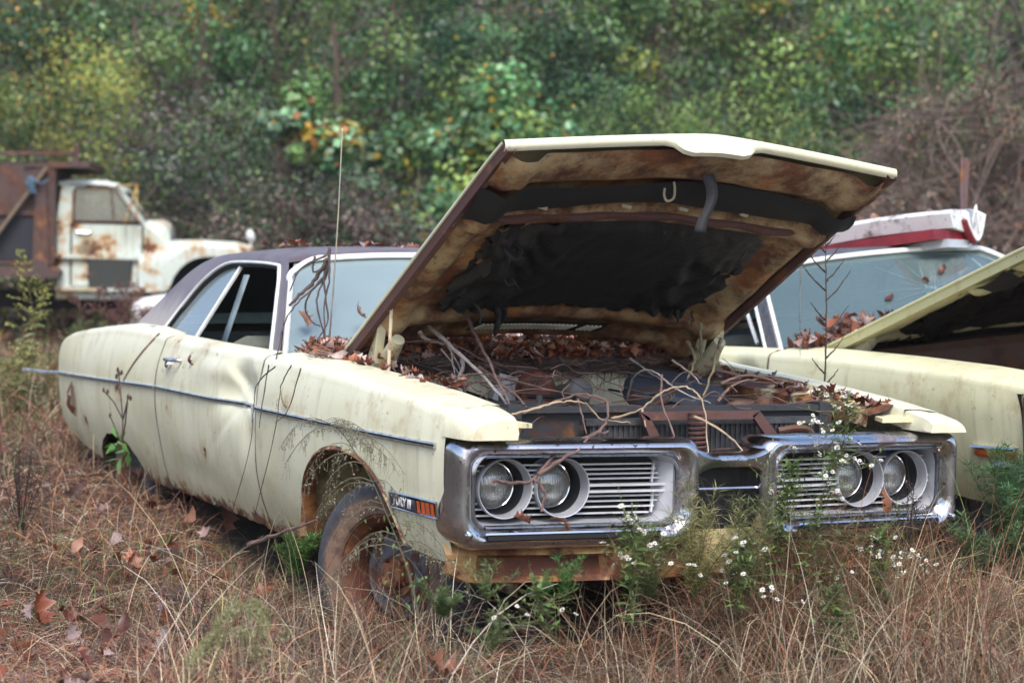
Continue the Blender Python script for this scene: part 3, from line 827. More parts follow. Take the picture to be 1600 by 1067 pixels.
# lower front panel: rusted through paint, a sunk lamp recess each side
def val_y(x): return .035+.10*(abs(x)/.9)**3
m = MB(); G = []
for i in range(61):
    x = -.93+1.86*i/60; ax = abs(x); row = []
    for z, dy in ((.470, .03), (.452, .012), (.440, .0), (.425, .004), (.40, .008), (.375, .012), (.352, .022), (.345, .05)):
        cav = .05*max(0, min(1, (.84-ax)/.03))*max(0, min(1, (ax-.40)/.03)) if .358 < z < .43 else 0
        zz = z+.06*max(0, ax-.84)*0
        row.append((x, val_y(x)+dy+cav, zz+(.035*((ax-.86)/.07) if ax > .86 and z < .42 else 0)))
    G.append(row)
m.grid(G); val = m.build('front_valance', rust_orange, car, angle=40)
m = MB()
for s in (-1, 1): m.grid([[(s*x, val_y(x)+.047, z) for z in (.362, .425)] for x in (.41, .6, .83)])
m.build('lamp_recess', rust_red, val)
m = MB(); m.grid([[(x, y+.02*abs(x)/.14, z) for y, z in ((.06, .50), (.015, .46), (.008, .41), (.02, .365), (.05, .352))] for x in (-.15, -.12, 0, .12, .15)]); m.build('centre_panel', M_rusty('centre_panel_ochre', (.30, .235, .11), .53, 7, soft=.12), val)
# fender badge with its lettering and four orange stripes
m = MB(); bz = lambda y: .572+.0*(y)
yb0, yb1 = .175, .50
def bx(y, z): return -(flank_x(y, z)+.001)
fr = []
G = []
for y in (yb0, yb0+.006, yb1-.006, yb1): G.append([(bx(y, z)-.008, y, z) for z in (.547, .552, .592, .597)])
m.grid(G)
for (ya, za), (yb, zb) in (((yb0, .547), (yb1, .547)), ((yb0, .597), (yb1, .597)), ((yb0, .547), (yb0, .597)), ((yb1, .547), (yb1, .597))):
    m.tube([(bx(ya, za)-.009, ya, za), (bx(yb, zb)-.009, yb, zb)], .0042, 6)
rf = next(o for o in car.children if o.name.startswith('front_fender') and not o.name.endswith('1'))
bd = m.build('badge', chrome_clean, rf)
m = MB(); m.grid([[(bx(y, z)-.0115, y, z) for z in (.5525, .5915)] for y in (.30, .495)]); m.build('badge_field', M_plain('badge_navy', (.035, .04, .07), .4), bd)
m = MB()
for k in range(4):
    y = .186+.029*k; m.grid([[(bx(yy, z)-.0125, yy, z) for z in (.553, .591)] for yy in (y, y+.020)])
m.build('badge_stripe', M_plain('badge_orange', (.62, .11, .03), .4), bd)
tc = bpy.data.curves.new('lettering', 'FONT'); tc.body = 'FURY III'; tc.size = .042; tc.extrude = .001; tc.align_x = 'CENTER'; tc.align_y = 'CENTER'
to = bpy.data.objects.new('lettering', tc); COL.objects.link(to); to.parent = bd
to.data.materials.append(white_trim)
LM = Matrix(((0, 0, -1, bx(.4, .572)-.0135), (-1, 0, 0, .398), (0, 1, 0, .5725), (0, 0, 0, 1)))
bpy.context.view_layer.update()
tm = bpy.data.meshes.new_from_object(to.evaluated_get(bpy.context.evaluated_depsgraph_get())); bpy.data.objects.remove(to); bpy.data.curves.remove(tc)
to = bpy.data.objects.new('lettering', tm); COL.objects.link(to); to.parent = bd; to.matrix_local = LM
if not tm.materials: tm.materials.append(white_trim)
# radio mast
ma, mb = Vector((-.745, 1.72, .955)), Vector((-.713, 1.70, 1.825))
m = MB(); m.tube([ma, ma+Vector((0, 0, .03))], [.016, .011], 10); m.tube([ma.lerp(mb, t)+Vector((.006*math.sin(t*3), 0, 0)) for t in (0, .3, .65, 1)], [.0036, .0030, .0024, .0020], 6); m.tube([mb-Vector((0, 0, .004)), mb+Vector((0, 0, .004))], .0046, 6)
m.build('radio_mast', chrome_clean, car)
# belt strap hanging inside the door
m = MB(); m.grid([[(-.72-.08*t+dx*.0, 2.80+.06*t+dx, 1.26-.30*t) for dx in (-.035, 0, .035)] for t in (0, .3, .6, 1)]); m.build('belt_strap', M_plain('strap_bluegrey', (.23, .29, .31), .7), car, solid=.004)
# stained edge at the foot of the right sail panel
m = MB(); G = []
for i in range(17):
    t = i/16; y = 3.40+.40*t; z = .985-.25*t
    x = flank_x(y, z)+.0025; wd = .016-.007*t
    G.append([(-x, y-wd, z), (-x-.001, y, z), (-x, y+wd, z)])
m.grid(G); m.build('rust_streak', rust_red, car)
m = MB(); m.tube(smoothpath([(-.79, 4.34, .995), (-.83, 4.12, .994), (-.86, 3.86, .992), (-.872, 3.68, .998)], 4), .011, 6); m.build('belt_moulding', chrome, car)

# ------------------------------------------------------------------ engine bay
m = MB()
m.grid([[(x, .40, z) for z in (.45, .80, .865)] for x in (-.62, 0, .62)])
m.box((0, .40, .862), (1.30, .05, .018)); m.box((-.60, .40, .70), (.05, .06, .36)); m.box((.60, .40, .70), (.05, .06, .36))
m.build('radiator_support', M_rusty('dusty_black', (.026, .028, .033), .60, 7, .7), car)
m = MB(); m.box((.08, .345, .68), (.86, .045, .28))
for k in range(44): m.bar((-.34+.84*k/43, .318, .545), (-.34+.84*k/43, .318, .815), .004, .008, up=(1, 0, 0))
m.box((.08, .335, .825), (.90, .05, .02)); m.build('radiator', M_plain('radiator_fins', (.05, .05, .055), .6, 0, .4, 30, .5), car)
m = MB()
ly = .27
def plate(pts, t=.012):
    m.grid([[(x, ly-t, z) for x, z in pts], [(x, ly+t, z) for x, z in pts]], close_v=True)
for L in ([(-.20, .862), (.26, .862), (.235, .835), (-.17, .835)], [(-.20, .862), (-.165, .845), (-.075, .715), (-.125, .70)], [(.26, .862), (.232, .845), (.335, .72), (.395, .715)], [(-.125, .718), (.0, .718), (.12, .738), (.25, .738), (.395, .735), (.395, .712), (.25, .712), (.0, .69), (-.125, .69)]):
    m.poly([(x, ly-.010, z) for x, z in L]); m.poly([(x, ly+.010, z) for x, z in L]); m.grid([[(x, ly-.010, z) for x, z in L+[L[0]]], [(x, ly+.010, z) for x, z in L+[L[0]]]])
m.box((.03, ly, .64), (.05, .02, .14))
lt = m.build('hood_latch', rust_maroon, car, smooth=False)
m = MB(); m.tube([(.005+.030*math.cos(a*.5), ly-.035+.03*math.sin(a*.5), .735+.130*a/100) for a in range(0, 101)], .0045, 5); m.build('latch_spring', rust_maroon, lt)
m = MB(); m.lathe([(.02, 0), (.17, 0), (.19, .02), (.19, .07), (.175, .09), (.06, .095), (.05, .11), (.0, .11)], 40, Matrix.Translation((.34, .98, .82)) @ Matrix.Rotation(rad(14), 4, 'X')); m.build('air_cleaner', M_rusty('air_cleaner_dark', (.03, .04, .058), .60, 6, .7), car)
m = MB(); m.box((.12, 1.0, .62), (.55, .75, .26)); m.box((-.12, 1.0, .76), (.14, .62, .05), Matrix.Rotation(.3, 3, 'Y')); m.box((.36, 1.0, .74), (.14, .62, .05), Matrix.Rotation(-.3, 3, 'Y'))
for k in range(4): m.tube([(-.17, .75+.16*k, .72), (-.27, .75+.16*k, .66), (-.30, .76+.16*k, .56)], .024, 8)
m.build('engine', rusty_dark, car, angle=30)
RX = Matrix.Rotation(rad(90), 4, 'X')
m = MB(); m.lathe([(0, .03), (.03, .034), (.045, .03), (.075, .02), (.085, 0), (.085, -.04), (0, -.05)], 28, Matrix.Translation((.02, 1.47, .845)) @ RX); m.build('brake_booster', M_rusty('booster_red', (.22, .075, .055), .52, 14), car)
m = MB(); m.lathe([(0, .09), (.035, .088), (.05, .075), (.055, .05), (.055, -.06), (0, -.06)], 26, Matrix.Translation((.17, 1.46, .835)) @ Matrix.Rotation(rad(75), 4, 'X')); m.build('wiper_motor', M_plain('motor_grey', (.27, .26, .25), .5), car)
m = MB(); m.box((-.09, 1.51, .84), (.12, .04, .13), Matrix.Rotation(.25, 3, 'Y'))
m.box((-.45, 1.535, .80), (.20, .03, .15)); m.build('heater_box', silver, car)
m = MB()
for P in ([(-.32, .42, .80), (-.30, .33, .77), (-.24, .30, .76), (-.14, .30, .75)], [(-.34, .30, .70), (-.25, .29, .74), (-.18, .29, .74)], [(.36, .30, .79), (.44, .29, .80), (.49, .29, .78), (.50, .29, .70)], [(.30, .9, .86), (.1, .7, .85), (-.1, .55, .80), (-.15, .45, .7)]):
    m.tube(smoothpath(P, 5), .012, 7)
m.build('hose', rusty_dark, car)
m = MB(); rr = random.Random(8)
for k in range(22):
    a = Vector((rr.uniform(-.55, .58), rr.uniform(.42, .6), rr.uniform(.66, .86))); b = Vector((a.x+rr.uniform(-.35, .35), rr.uniform(.8, 1.5), rr.uniform(.72, .90)))
    mid = a.lerp(b, .5)+Vector((rr.uniform(-.08, .08), 0, rr.uniform(-.02, .07))); m.tube(smoothpath([a, a.lerp(mid, .5)+Vector((rr.uniform(-.04, .04), 0, .02)), mid, b], 5), rr.choice((.004, .005, .008)), 5)
m.build('wiring', blackpaint, car)['kind'] = 'stuff'
m = MB(); m.box((-.47, .62, .77), (.24, .17, .17)); m.box((-.47, .62, .862), (.25, .18, .015))
for x in (-.54, -.40): m.tube([(x, .60, .865), (x, .60, .895)], .012, 8)
m.build('battery', M_plain('battery_black', (.03, .03, .032), .7, 0, .5, 9, .4), car)
m = MB(); m.box((-.30, .50, .72), (.08, .10, .14)); m.lathe([(.0, .03), (.03, .03), (.035, .0), (.035, -.05), (0, -.05)], 18, Matrix.Translation((.44, .52, .86))); m.box((.52, .75, .80), (.10, .26, .12)); m.tube(smoothpath([(.2, .5, .80), (.3, .46, .86), (.42, .50, .83)], 5), .025, 9)
m.build('accessories', rusty_dark, car)
# hinges
for s in (-1, 1):
    m = MB()
    m.tube([(s*.69, 1.42, .90), (s*.675, 1.28, .985), (s*.67, 1.20, 1.055)], [.030, .032, .024], 10)
    m.tube([(s*.70, 1.47, .93), (s*.69, 1.40, .97), (s*.68, 1.34, 1.08)], [.018, .02, .02], 8)
    m.bar((s*.71, 1.30, .965), (s*.71, 1.25, 1.145), .012, .03, up=(1, 0, 0))
    m.build('hood_hinge', M_rusty('hinge_cream', (.55, .5, .33), .58, 12), car)
# prop stick under the hood's right side
m = MB(); m.tube([(-.735, 1.13, .93), (-.722, 1.145, 1.17)], .0065, 8); m.build('prop_rod', M_rusty('prop_buff', (.52, .42, .28), .6, 20), car)
# rusted inner edge of the far fender and the broken inner bracket on the near one
m = MB()
for s in (-1, 1):
    G = []
    for i in range(25):
        y = .20+1.3*i/24; z = crest(y)
        G.append([(s*.765, y, z-.01), (s*(.72+.01*math.sin(y*40)), y, z-.03), (s*(.66+.012*math.sin(y*31)), y, z-.045), (s*(.655+.01*math.sin(y*29)), y, z-.085)])
    m.grid(G)
m.build('fender_rail', M_rusty('rail_rust', (.50, .44, .26), .47, 7), car)
m = MB()
for s in (-1, 1):
    P = [(s*.77, .10, .845), (s*.71, .09, .845), (s*.66, .12, .842), (s*.68, .19, .845), (s*.78, .21, .85)]
    m.poly(P); m.poly([(x, y, z-.014) for x, y, z in P]); m.grid([[p for p in P], [(x, y, z-.014) for x, y, z in P]], close_v=True)
m.build('tip_bracket', M_rusty('bracket', (.6, .54, .33), .6, 9), car)

# ------------------------------------------------------------------ the second sedan
OPT2 = dict(paint=cream_b, roof=roof_grey, trim=white_trim, ws=glass_dark, steer=0, tip=False, arch=(1.0, .47, .30, .62), crack=True, cowl=rusty_dark, nose=.022, moulding=False, vent=True, door_glass=False)  # cowl coloured dark, painting in the dimness under its hood
car2 = sedan('derelict_sedan', 'cream sedan with lichen-grey roof, cracked windscreen and half-open rusty hood, parked on the far side', OPT2,
             loc=(2.4548, .2320, .1630), rot=(-.03415, -.0992, -.05304))
h2, top2, _n = make_hood(car2, 1.86, .925, 15.1, .0, 9, Ln=1.78, under=M_rusty('hood_underside_second', (.56, .52, .32), .60, 3.5, seed=8), skin=M_paint('cream_hood_second', (.62, .58, .33), .8, 1.1, lowrust=-5), front=False)
car2['category'] = 'car'

# nose of the second sedan: empty lamp cavity, amber side lamp, bumper end
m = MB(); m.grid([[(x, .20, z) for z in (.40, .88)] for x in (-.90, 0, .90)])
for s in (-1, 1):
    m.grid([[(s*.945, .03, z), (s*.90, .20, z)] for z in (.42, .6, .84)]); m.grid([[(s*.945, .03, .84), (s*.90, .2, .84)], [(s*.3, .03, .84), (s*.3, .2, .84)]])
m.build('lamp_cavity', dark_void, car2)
f2 = next(o for o in car2.children if o.name.startswith('front_fender'))
m = MB(); m.tube(smoothpath([(-flank_x(.02, z, False)-.002, .018, z) for z in (.83, .76, .68, .60, .5, .43)], 4), .011, 6); m.build('rusted_edge', rust_orange, f2)
m = MB(); G = []
for i in range(9):
    y = .085+.225*i/8; x = flank_x(y, .615, False); k = math.sin(math.pi*(i+.6)/9.2)**.4
    G.append([(-x+.002, y, .615+.022*k), (-x-.016*k, y, .615+.016*k), (-x-.02*k, y, .615), (-x-.014*k, y, .615-.018*k), (-x+.002, y, .615-.022*k)])
m.grid(G); al = m.build('side_lamp', M_plain('amber_lens', (.60, .10, .02), .25), f2)
m = MB(); m.grid([[(-flank_x(y, .645, False)-o, y, .636+dz) for o, dz in ((0, .006), (.018, .006), (.022, 0), (0, -.004))] for y in (.07, .12, .2, .28, .32)]); m.build('lamp_hood', chrome_clean, al)
m = MB(); G = []
for x, y in ((-.99, .17), (-1.0, .10), (-.97, .0), (-.90, -.05), (-.5, -.09), (0, -.10), (.5, -.09), (.9, -.05), (1.0, .1)): G.append([(x*.98, y+.03, .44), (x, y, .46), (x*1.005, y-.01, .52), (x, y, .575), (x*.98, y+.03, .59)])
m.grid(G); b2 = m.build('front_bumper', chrome, car2)
m = MB(); m.grid([[(x*1.012, y-.012, z) for z in (.48, .56)] for x, y in ((-.99, .165), (-1.0, .10), (-.97, .0), (-.90, -.05), (-.5, -.09), (0, -.10))]); m.build('rubber_strip', rubber, b2)

m = MB(); m.tube([(-.69, 1.62, .90), (-.675, 1.50, .965), (-.67, 1.44, 1.02)], [.03, .032, .024], 10); m.bar((-.70, 1.72, .93), (-.69, 1.50, 1.035), .03, .035, up=(1, 0, 0)); m.build('hood_hinge', M_rusty('hinge_cream_second', (.6, .55, .38), .6, 12), car2)
# ------------------------------------------------------------------ points from the camera's own geometry (only to look up world positions)
def PD(u, v, d):
    """world point seen at photo pixel (u, v), d metres deep"""
    return CAM+FWD*d+RGT*((u-800)/FPX*d)-UP*((v-533.5)/FPX*d)
def PX(u, v, axis, val):
    d = FWD+RGT*((u-800)/FPX)-UP*((v-533.5)/FPX)
    return CAM+d*((val-CAM[axis])/d[axis])
G0 = .12
def ground(x, y):
    d = (x-CAM.x)*.431+(y-CAM.y)*.902
    e = .13*min(1, max(0, (y-2.0)/2.2))*min(1, max(0, (-.3-x)/.5))*min(1, max(0, (26-d)/10))
    return e+G0*min(1, max(0, (26-d)/10)) - .02 + .025*math.sin(x*1.7+y*.6)+.02*math.sin(y*2.3-x*.9)+.012*math.sin(x*4.1+2)*math.sin(y*3.7)
def ground_np(x, y):
    d = (x-CAM.x)*.431+(y-CAM.y)*.902
    e = .13*np.clip((y-2.0)/2.2, 0, 1)*np.clip((-.3-x)/.5, 0, 1)*np.clip((26-d)/10, 0, 1)
    return e+G0*np.clip((26-d)/10, 0, 1)-.02+.025*np.sin(x*1.7+y*.6)+.02*np.sin(y*2.3-x*.9)+.012*np.sin(x*4.1+2)*np.sin(y*3.7)

def prism(m, P, y0, y1, bevel=.0):
    """(x,z) outline pushed from y0 to y1 with softened edges"""
    if bevel:
        cx = sum(p[0] for p in P)/len(P); cz = sum(p[1] for p in P)/len(P)
        def sh(p): 
            dx, dz = cx-p[0], cz-p[1]; l = math.hypot(dx, dz) or 1
            return (p[0]+dx/l*bevel, p[1]+dz/l*bevel)
        rows = [[(*sh(p), ) for p in P], P, P, [sh(p) for p in P]]; ys = (y0, y0+bevel, y1-bevel, y1)
    else: rows = [P, P]; ys = (y0, y1)
    G = [[(p[0], y, p[1]) for p in r] for r, y in zip(rows, ys)]
    m.grid(G, close_v=True); m.poly(G[0]); m.poly(G[-1], True)

# ------------------------------------------------------------------ dump truck
tp = M_paint('truck_paint', (.48, .53, .49), 1.8, 2.15, lowrust=.72, rough=.6)
tr_rust = M_rusty('truck_bed_rust', (.06, .035, .032), .52, 3, .6, seed=2)
tk = thing('dump_truck', 'old white dump truck with rusty bed and rust-streaked cab facing right', 'truck', PD(85, 470, 25.6), (0, 0, YAW+rad(7)))
tk.location.z = 0.0
m = MB()
prism(m, [(0, .74), (1.30, .74), (1.42, 1.0), (1.42, 1.50), (1.12, 1.74), (.0, 1.74)], .10, 1.85, .03)
for y in (.10, 1.79):
    prism(m, [(.0, 1.74), (.22, 1.74), (.20, 2.14), (.34, 2.17), (.36, 2.20), (.06, 2.20)], y+.02, y+.08)
    prism(m, [(1.02, 1.74), (1.13, 1.74), (.80, 2.20), (.72, 2.18)], y+.02, y+.08)
cab = m.build('cab', tp, tk, angle=35)
m = MB(); G = []
for y, k in ((.10, .0), (.12, .045), (.2, .065), (.98, .075), (1.75, .065), (1.84, .045), (1.86, 0)):
    G.append([(-.01, y, 2.10+k*.2), (.02, y, 2.19+k), (.2, y, 2.22+k), (.62, y, 2.21+k), (.78, y, 2.18+k*.9), (.86, y, 2.12+k*.4)])
m.grid(G); m.build('cab_roof', tp, tk, angle=60)
m = MB(); m.grid([[(.02, .14, 2.0), (.02, 1.8, 2.0)], [(.02, .14, 2.2), (.02, 1.8, 2.2)]]); m.grid([[(.0, .14, 1.7), (.0, 1.8, 1.7)], [(.02, .14, 2.0), (.02, 1.8, 2.0)]]); m.build('cab_back', tp, tk)
m = MB(); m.poly([(1.12, .14, 1.74), (1.12, 1.81, 1.74), (.80, 1.81, 2.18), (.80, .14, 2.18)]); m.build('windscreen', glass_dark, tk)
d_ = MB(); prism(d_, [(.20, .92), (1.02, .92), (1.08, 1.3), (1.08, 1.72), (.20, 1.72)], .080, .10, .012); dr = d_.build('door', tp, tk, angle=30)
m = MB(); m.tube([(.19, .077, .93), (.185, .077, 1.3), (.19, .077, 1.72)], .010, 5); m.tube([(1.03, .077, .93), (1.09, .077, 1.3), (1.09, .077, 1.72)], .010, 5); m.tube([(.2, .077, 1.725), (1.08, .077, 1.725)], .010, 5); m.build('door_seam', dark_void, dr)
m = MB(); m.tube([(.24, .075, 1.60), (.26, .05, 1.60), (.42, .05, 1.60), (.44, .075, 1.60)], .014, 6); m.build('handle', chrome, dr)
m = MB(); m.tube([(.21, .09, 1.75), (.21, .09, 2.12), (.25, .09, 2.17), (.72, .09, 2.17), (1.05, .09, 1.76), (.21, .09, 1.75)], .017, 6); m.tube([(.68, .09, 2.16), (.72, .09, 1.76)], .012, 6); m.build('window_frame', rusty_dark, dr)
m = MB(); m.poly([(.22, .105, 1.75), (1.05, .105, 1.75), (.72, .105, 2.16), (.24, .105, 2.16)]); m.build('window', M_glass('truck_glass', .42, (.22, .24, .22)), dr)
m = MB(); prism(m, [(.0, .86), (1.30, .86), (1.30, .90), (.0, .90)], -.03, .12, .01); prism(m, [(-.02, 1.27), (1.3, 1.27), (1.45, 1.30), (1.45, 1.335), (-.02, 1.32)], .02, .11, .01); m.build('running_board', tp, tk)
m = MB(); prism(m, [(.42, .90), (.95, .90), (.97, 1.27), (.40, 1.27)], .03, .11, .02); m.build('fuel_tank', M_rusty('tank_dark', (.022, .026, .022), .60, 9, .5), tk)
# broken hood, broad fender, lamp
m = MB(); G = []
for x, zt in ((1.05, 1.72), (1.12, 1.77), (1.30, 1.78), (1.40, 1.74), (1.43, 1.66), (1.43, 1.5)):
    G.append([(x, .14, 1.5), (x, .15, zt-.08), (x, .25, zt), (x, .98, zt+.03), (x, 1.7, zt), (x, 1.8, zt-.08), (x, 1.81, 1.5)])
m.grid(G); m.poly(G[-1]); m.build('hood', tp, tk, angle=50)
for y0, sgn in ((-.02, 1), (1.97, -1)):
    m = MB(); G = []
    for i in range(25):
        x = 1.05+1.52*i/24
        top = itp(x, [1.05, 1.25, 1.45, 1.8, 2.3, 2.48, 2.57], [1.34, 1.42, 1.53, 1.55, 1.53, 1.49, 1.36])
        az = arch_z(x, 1.95, .56, .55, 1.33); low = max(itp(x, [1.05, 1.5, 2.57], [.90, .86, 1.02]), az or 0)
        G.append([(x, y0+sgn*.01, low), (x, y0, (low+top)/2), (x, y0+sgn*.01, top-.06), (x, y0+sgn*.06, top-.008), (x, y0+sgn*.16, top), (x, y0+sgn*.45, top-.01), (x, y0+sgn*.5, top-.2)])
    m.grid(G); m.build('fender', tp, tk, angle=50)
    m = MB(); m.lathe([(0, .05), (.05, .045), (.085, .02), (.09, 0), (.07, -.04), (.0, -.07)], 20, Matrix.Translation((2.46, y0+sgn*.12, 1.61)) @ Matrix.Rotation(rad(70), 4, 'Y')); m.tube([(2.46, y0+sgn*.12, 1.55), (2.46, y0+sgn*.12, 1.48)], .02, 6); m.build('lamp', white_trim, tk)
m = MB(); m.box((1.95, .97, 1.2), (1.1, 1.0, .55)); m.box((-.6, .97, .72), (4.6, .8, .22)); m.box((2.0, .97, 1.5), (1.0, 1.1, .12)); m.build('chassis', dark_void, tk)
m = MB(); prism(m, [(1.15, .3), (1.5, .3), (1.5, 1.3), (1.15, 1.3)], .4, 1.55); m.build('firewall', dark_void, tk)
for x in (1.98, -1.9):
    for s, y in ((180, .18), (0, 1.77)):
        wl = tread_wheel(tk, (x, y, .48), 0); wl.rotation_euler = (rad(90), 0, rad(s)); wl.scale = (1.38, 1.38, 1.38)
m = MB(); m.tube([(1.0, .08, 1.78), (1.02, -.12, 1.80), (1.02, -.14, 2.22)], .014, 5); m.tube([(.74, .08, 2.2), (1.02, -.14, 2.22)], .014, 5); m.tube([(1.02, -.14, 2.22), (.88, -.13, 1.76), (.86, .05, 1.72)], .012, 5); m.build('mirror_bracket', M_rusty('bracket_orange', (.5, .36, .12), .5, 8), tk)
# bed
m = MB()
for y in (-.12, 2.02):
    prism(m, [(-3.8, 1.22), (-.05, 1.24), (-.02, 2.38), (-.25, 2.42), (-3.8, 2.36)], y, y+.05)
    for x in (-.18, -1.3, -2.4, -3.5): prism(m, [(x-.09, 1.0), (x+.13, 1.0), (x+.06, 2.36), (x-.05, 2.36)], y-.07 if y < 1 else y+.05, y if y < 1 else y+.12)
    prism(m, [(-3.8, 1.78), (-.1, 1.80), (-.1, 1.86), (-3.8, 1.84)], y-.05 if y < 1 else y+.05, y if y < 1 else y+.1)
prism(m, [(-.06, 1.2), (0, 1.2), (0, 2.40), (-.06, 2.40)], -.10, 2.05)
prism(m, [(-3.8, 1.18), (0, 1.18), (0, 1.24), (-3.8, 1.24)], -.12, 2.07)
prism(m, [(-3.8, 1.02), (.06, 1.02), (.10, 1.10), (.02, 1.16), (-3.8, 1.16)], -.20, 2.15, .01)
bed = m.build('dump_bed', tr_rust, tk, angle=30)
m = MB(); prism(m, [(-3.8, 1.24), (-.12, 1.24), (-.12, 1.77), (-3.8, 1.77)], -.135, -.122); m.build('bed_panel', M_rusty('bed_panel_dark', (.010, .011, .017), .66, 4, .5), bed)
m = MB(); m.bar((-1.0, -.26, 1.10), (-.10, -.20, 2.40), .04, .13, up=(0, 1, 0)); m.build('timber', M_plain('old_timber', (.17, .12, .08), .85), tk)
m = MB(); prism(m, [(-.4, 2.34), (.02, 2.40), (.42, 2.42), (.44, 2.50), (-.1, 2.47), (-.4, 2.43)], -.12, 2.05, .01); m.bar((-3.8, -.1, 2.48), (.24, -.1, 2.60), .07, .05); m.bar((.24, -.1, 2.42), (.26, -.1, 2.70), .07, .08, up=(1, 0, 0)); m.bar((-3.8, .2, 2.40), (-.3, .2, 2.44), .08, .05)
m.build('cab_shield', tr_rust, bed, angle=30)
m = MB()
for k in range(9):
    a = k*.7; m.tube(smoothpath([(-.28+.03*math.sin(a), -.30, 2.28), (-.29+.05*math.sin(a*1.3), -.33, 2.22+.03*math.cos(a)), (-.27+.04*math.cos(a*2), -.32, 2.14), (-.25+.04*math.sin(a*3), -.30, 2.07)], 3), .008, 5)
m.tube(smoothpath([(-.26, -.30, 2.22), (-.16, -.26, 2.20), (-.06, -.24, 2.25)], 3), .013, 5)
tag(m.build('rope', M_plain('blue_rope', (.07, .13, .19), .8)), 'faded blue rope knotted over the timber on the dump truck bed', 'rope').matrix_world = Matrix.Translation(tk.location) @ tk.rotation_euler.to_matrix().to_4x4()

# ------------------------------------------------------------------ white car hidden behind the front sedan
wp = M_paint('white_car_paint', (.62, .62, .61), .8, .7)
wc = thing('white_car', 'white car mostly hidden behind the purple-brown sail of the front sedan', 'car', PD(246, 600, 22.3), (0, 0, YAW-rad(4))); wc.location.z = -.01
m = MB(); G = []
for x, zt, w_ in ((-.35, .62, .70), (-.33, .84, .80), (0, .90, .86), (1.3, .96, .88), (3.2, .98, .88), (4.6, .92, .86), (4.75, .7, .8)):
    G.append([(x, .0+.88-w_, .32), (x, .88-w_-.02, .60), (x, .88-w_, zt-.05), (x, .88-w_+.06, zt), (x, .88, zt+.03), (x, .88+w_-.06, zt), (x, .88+w_, zt-.05), (x, .88+w_+.02, .6), (x, .88+w_, .32)])
m.grid(G); m.poly(G[0]); m.poly(G[-1]); m.build('body', wp, wc, angle=50)
m = MB(); m.grid([[(x, y, z) for x, z in ((1.5, .97), (2.0, 1.30), (2.5, 1.36), (3.4, 1.34), (4.0, .98))] for y in (.14, .3, .88, 1.46, 1.62)]); m.build('roof', wp, wc, angle=60)
for y in (.13, 1.63):
    m = MB(); m.poly([(1.55, y, .98), (2.02, y, 1.28), (3.36, y, 1.30), (3.95, y, .98)]); m.build('window', glass_side, wc)
m = MB(); G = []
for z, o in ((.40, .05), (.44, .0), (.50, -.02), (.56, 0), (.59, .05)):
    G.append([(-.30+o, -.03, z), (-.46+o, .0, z), (-.50+o, .2, z), (-.52+o, .88, z), (-.50+o, 1.56, z), (-.46+o, 1.76, z), (-.30+o, 1.79, z)])
m.grid(G); m.build('bumper', white_trim, wc)
for x in (.7, 3.7):
    for s, y in ((180, .02), (0, 1.74)):
        wl = tread_wheel(wc, (x, y, .31), 0); wl.rotation_euler = (rad(90), 0, rad(s))

# ------------------------------------------------------------------ things lying on and behind the second sedan's roof
def along(a, b, prof, m, n=16, bend=0):
    a, b = Vector(a), Vector(b); d = (b-a); L = d.length; d.normalize()
    side = d.cross(Vector((0, 0, 1))).normalized(); up = side.cross(d)
    m.grid([[a+d*(L*i/n)+side*p[0]+up*(p[1]+bend*math.sin(math.pi*i/n)) for p in prof] for i in range(n+1)], close_v=True)
    k = [a+side*p[0]+up*p[1] for p in prof]; m.poly(k); m.poly([b+side*p[0]+up*p[1] for p in prof])
wr = M_rusty('white_and_rust', (.60, .60, .60), .60, 7, seed=6, soft=.1)
redm = M_plain('red_paint', (.20, .012, .02), .5, 0, .4)
A_, B_ = PD(1302, 366, 10.3), PD(1503, 338, 9.9)
t_ = thing('tailgate_panel', 'long white panel with red underside lying across the grey roof of the far sedan', 'panel', A_)
m = MB(); dz = B_-A_
along((0, 0, 0), dz, [(-.10, .02), (-.11, -.02), (-.12, -.065), (-.09, -.085), (.12, -.06), (.15, .01), (.12, .03), (-.06, .035)], m, bend=.01); m.build('skin', wr, t_, angle=40)
m = MB(); along(Vector((.05, 0, -.088)), dz+Vector((-.02, 0, -.085)), [(-.07, .015), (-.075, -.035), (.25, -.035), (.25, .015)], m); m.build('red_lip', redm, t_)
m = MB(); along(Vector((.08, 0, -.125)), dz+Vector((.03, 0, -.125)), [(-.06, .01), (-.065, -.03), (.2, -.03), (.2, .01)], m); m.build('lower_rail', silver, t_)
E_ = PD(1505, 340, 9.9)
t_ = thing('bent_bumper', 'curled white and red bumper end poking up at the end of the white panel', 'bumper', E_)
m = MB(); P = [Vector(q) for q in ((0, 0, .0), (.03, 0, -.06), (.08, .02, -.11), (.115, .03, -.09), (.13, .03, -.02), (.135, .03, .02))]
m.grid([[p+Vector((0, w_*.5-.03, 0))+Vector((-.0, 0, .03*math.sin(w_*6))) for w_ in (0, .15, .3)] for p in smoothpath(P, 4)]); m.build('curl', wr, t_, solid=.012)
m = MB(); m.grid([[p+Vector((-.012, w_*.5-.04, -.012)) for w_ in (0, .3)] for p in smoothpath(P[:3], 4)]); m.build('red_edge', redm, t_, solid=.01)
m = MB(); m.grid([[Vector((.065+.04*i/4, .01, -.05+.08*math.sin(i*.9)+.02*j)) for j in range(3)] for i in range(5)]); m.build('torn_flap', white_trim, t_, solid=.008)
pb = PD(1500, 372, 10.6); m = MB()
m.bar(Vector((0, 0, -.4)), Vector((.02, 0, .40)), .035, .025, up=(1, 0, 0)); m.bar(Vector((-.02, -.02, -.4)), Vector((.0, -.02, .42)), .010, .04, up=(1, 0, 0))
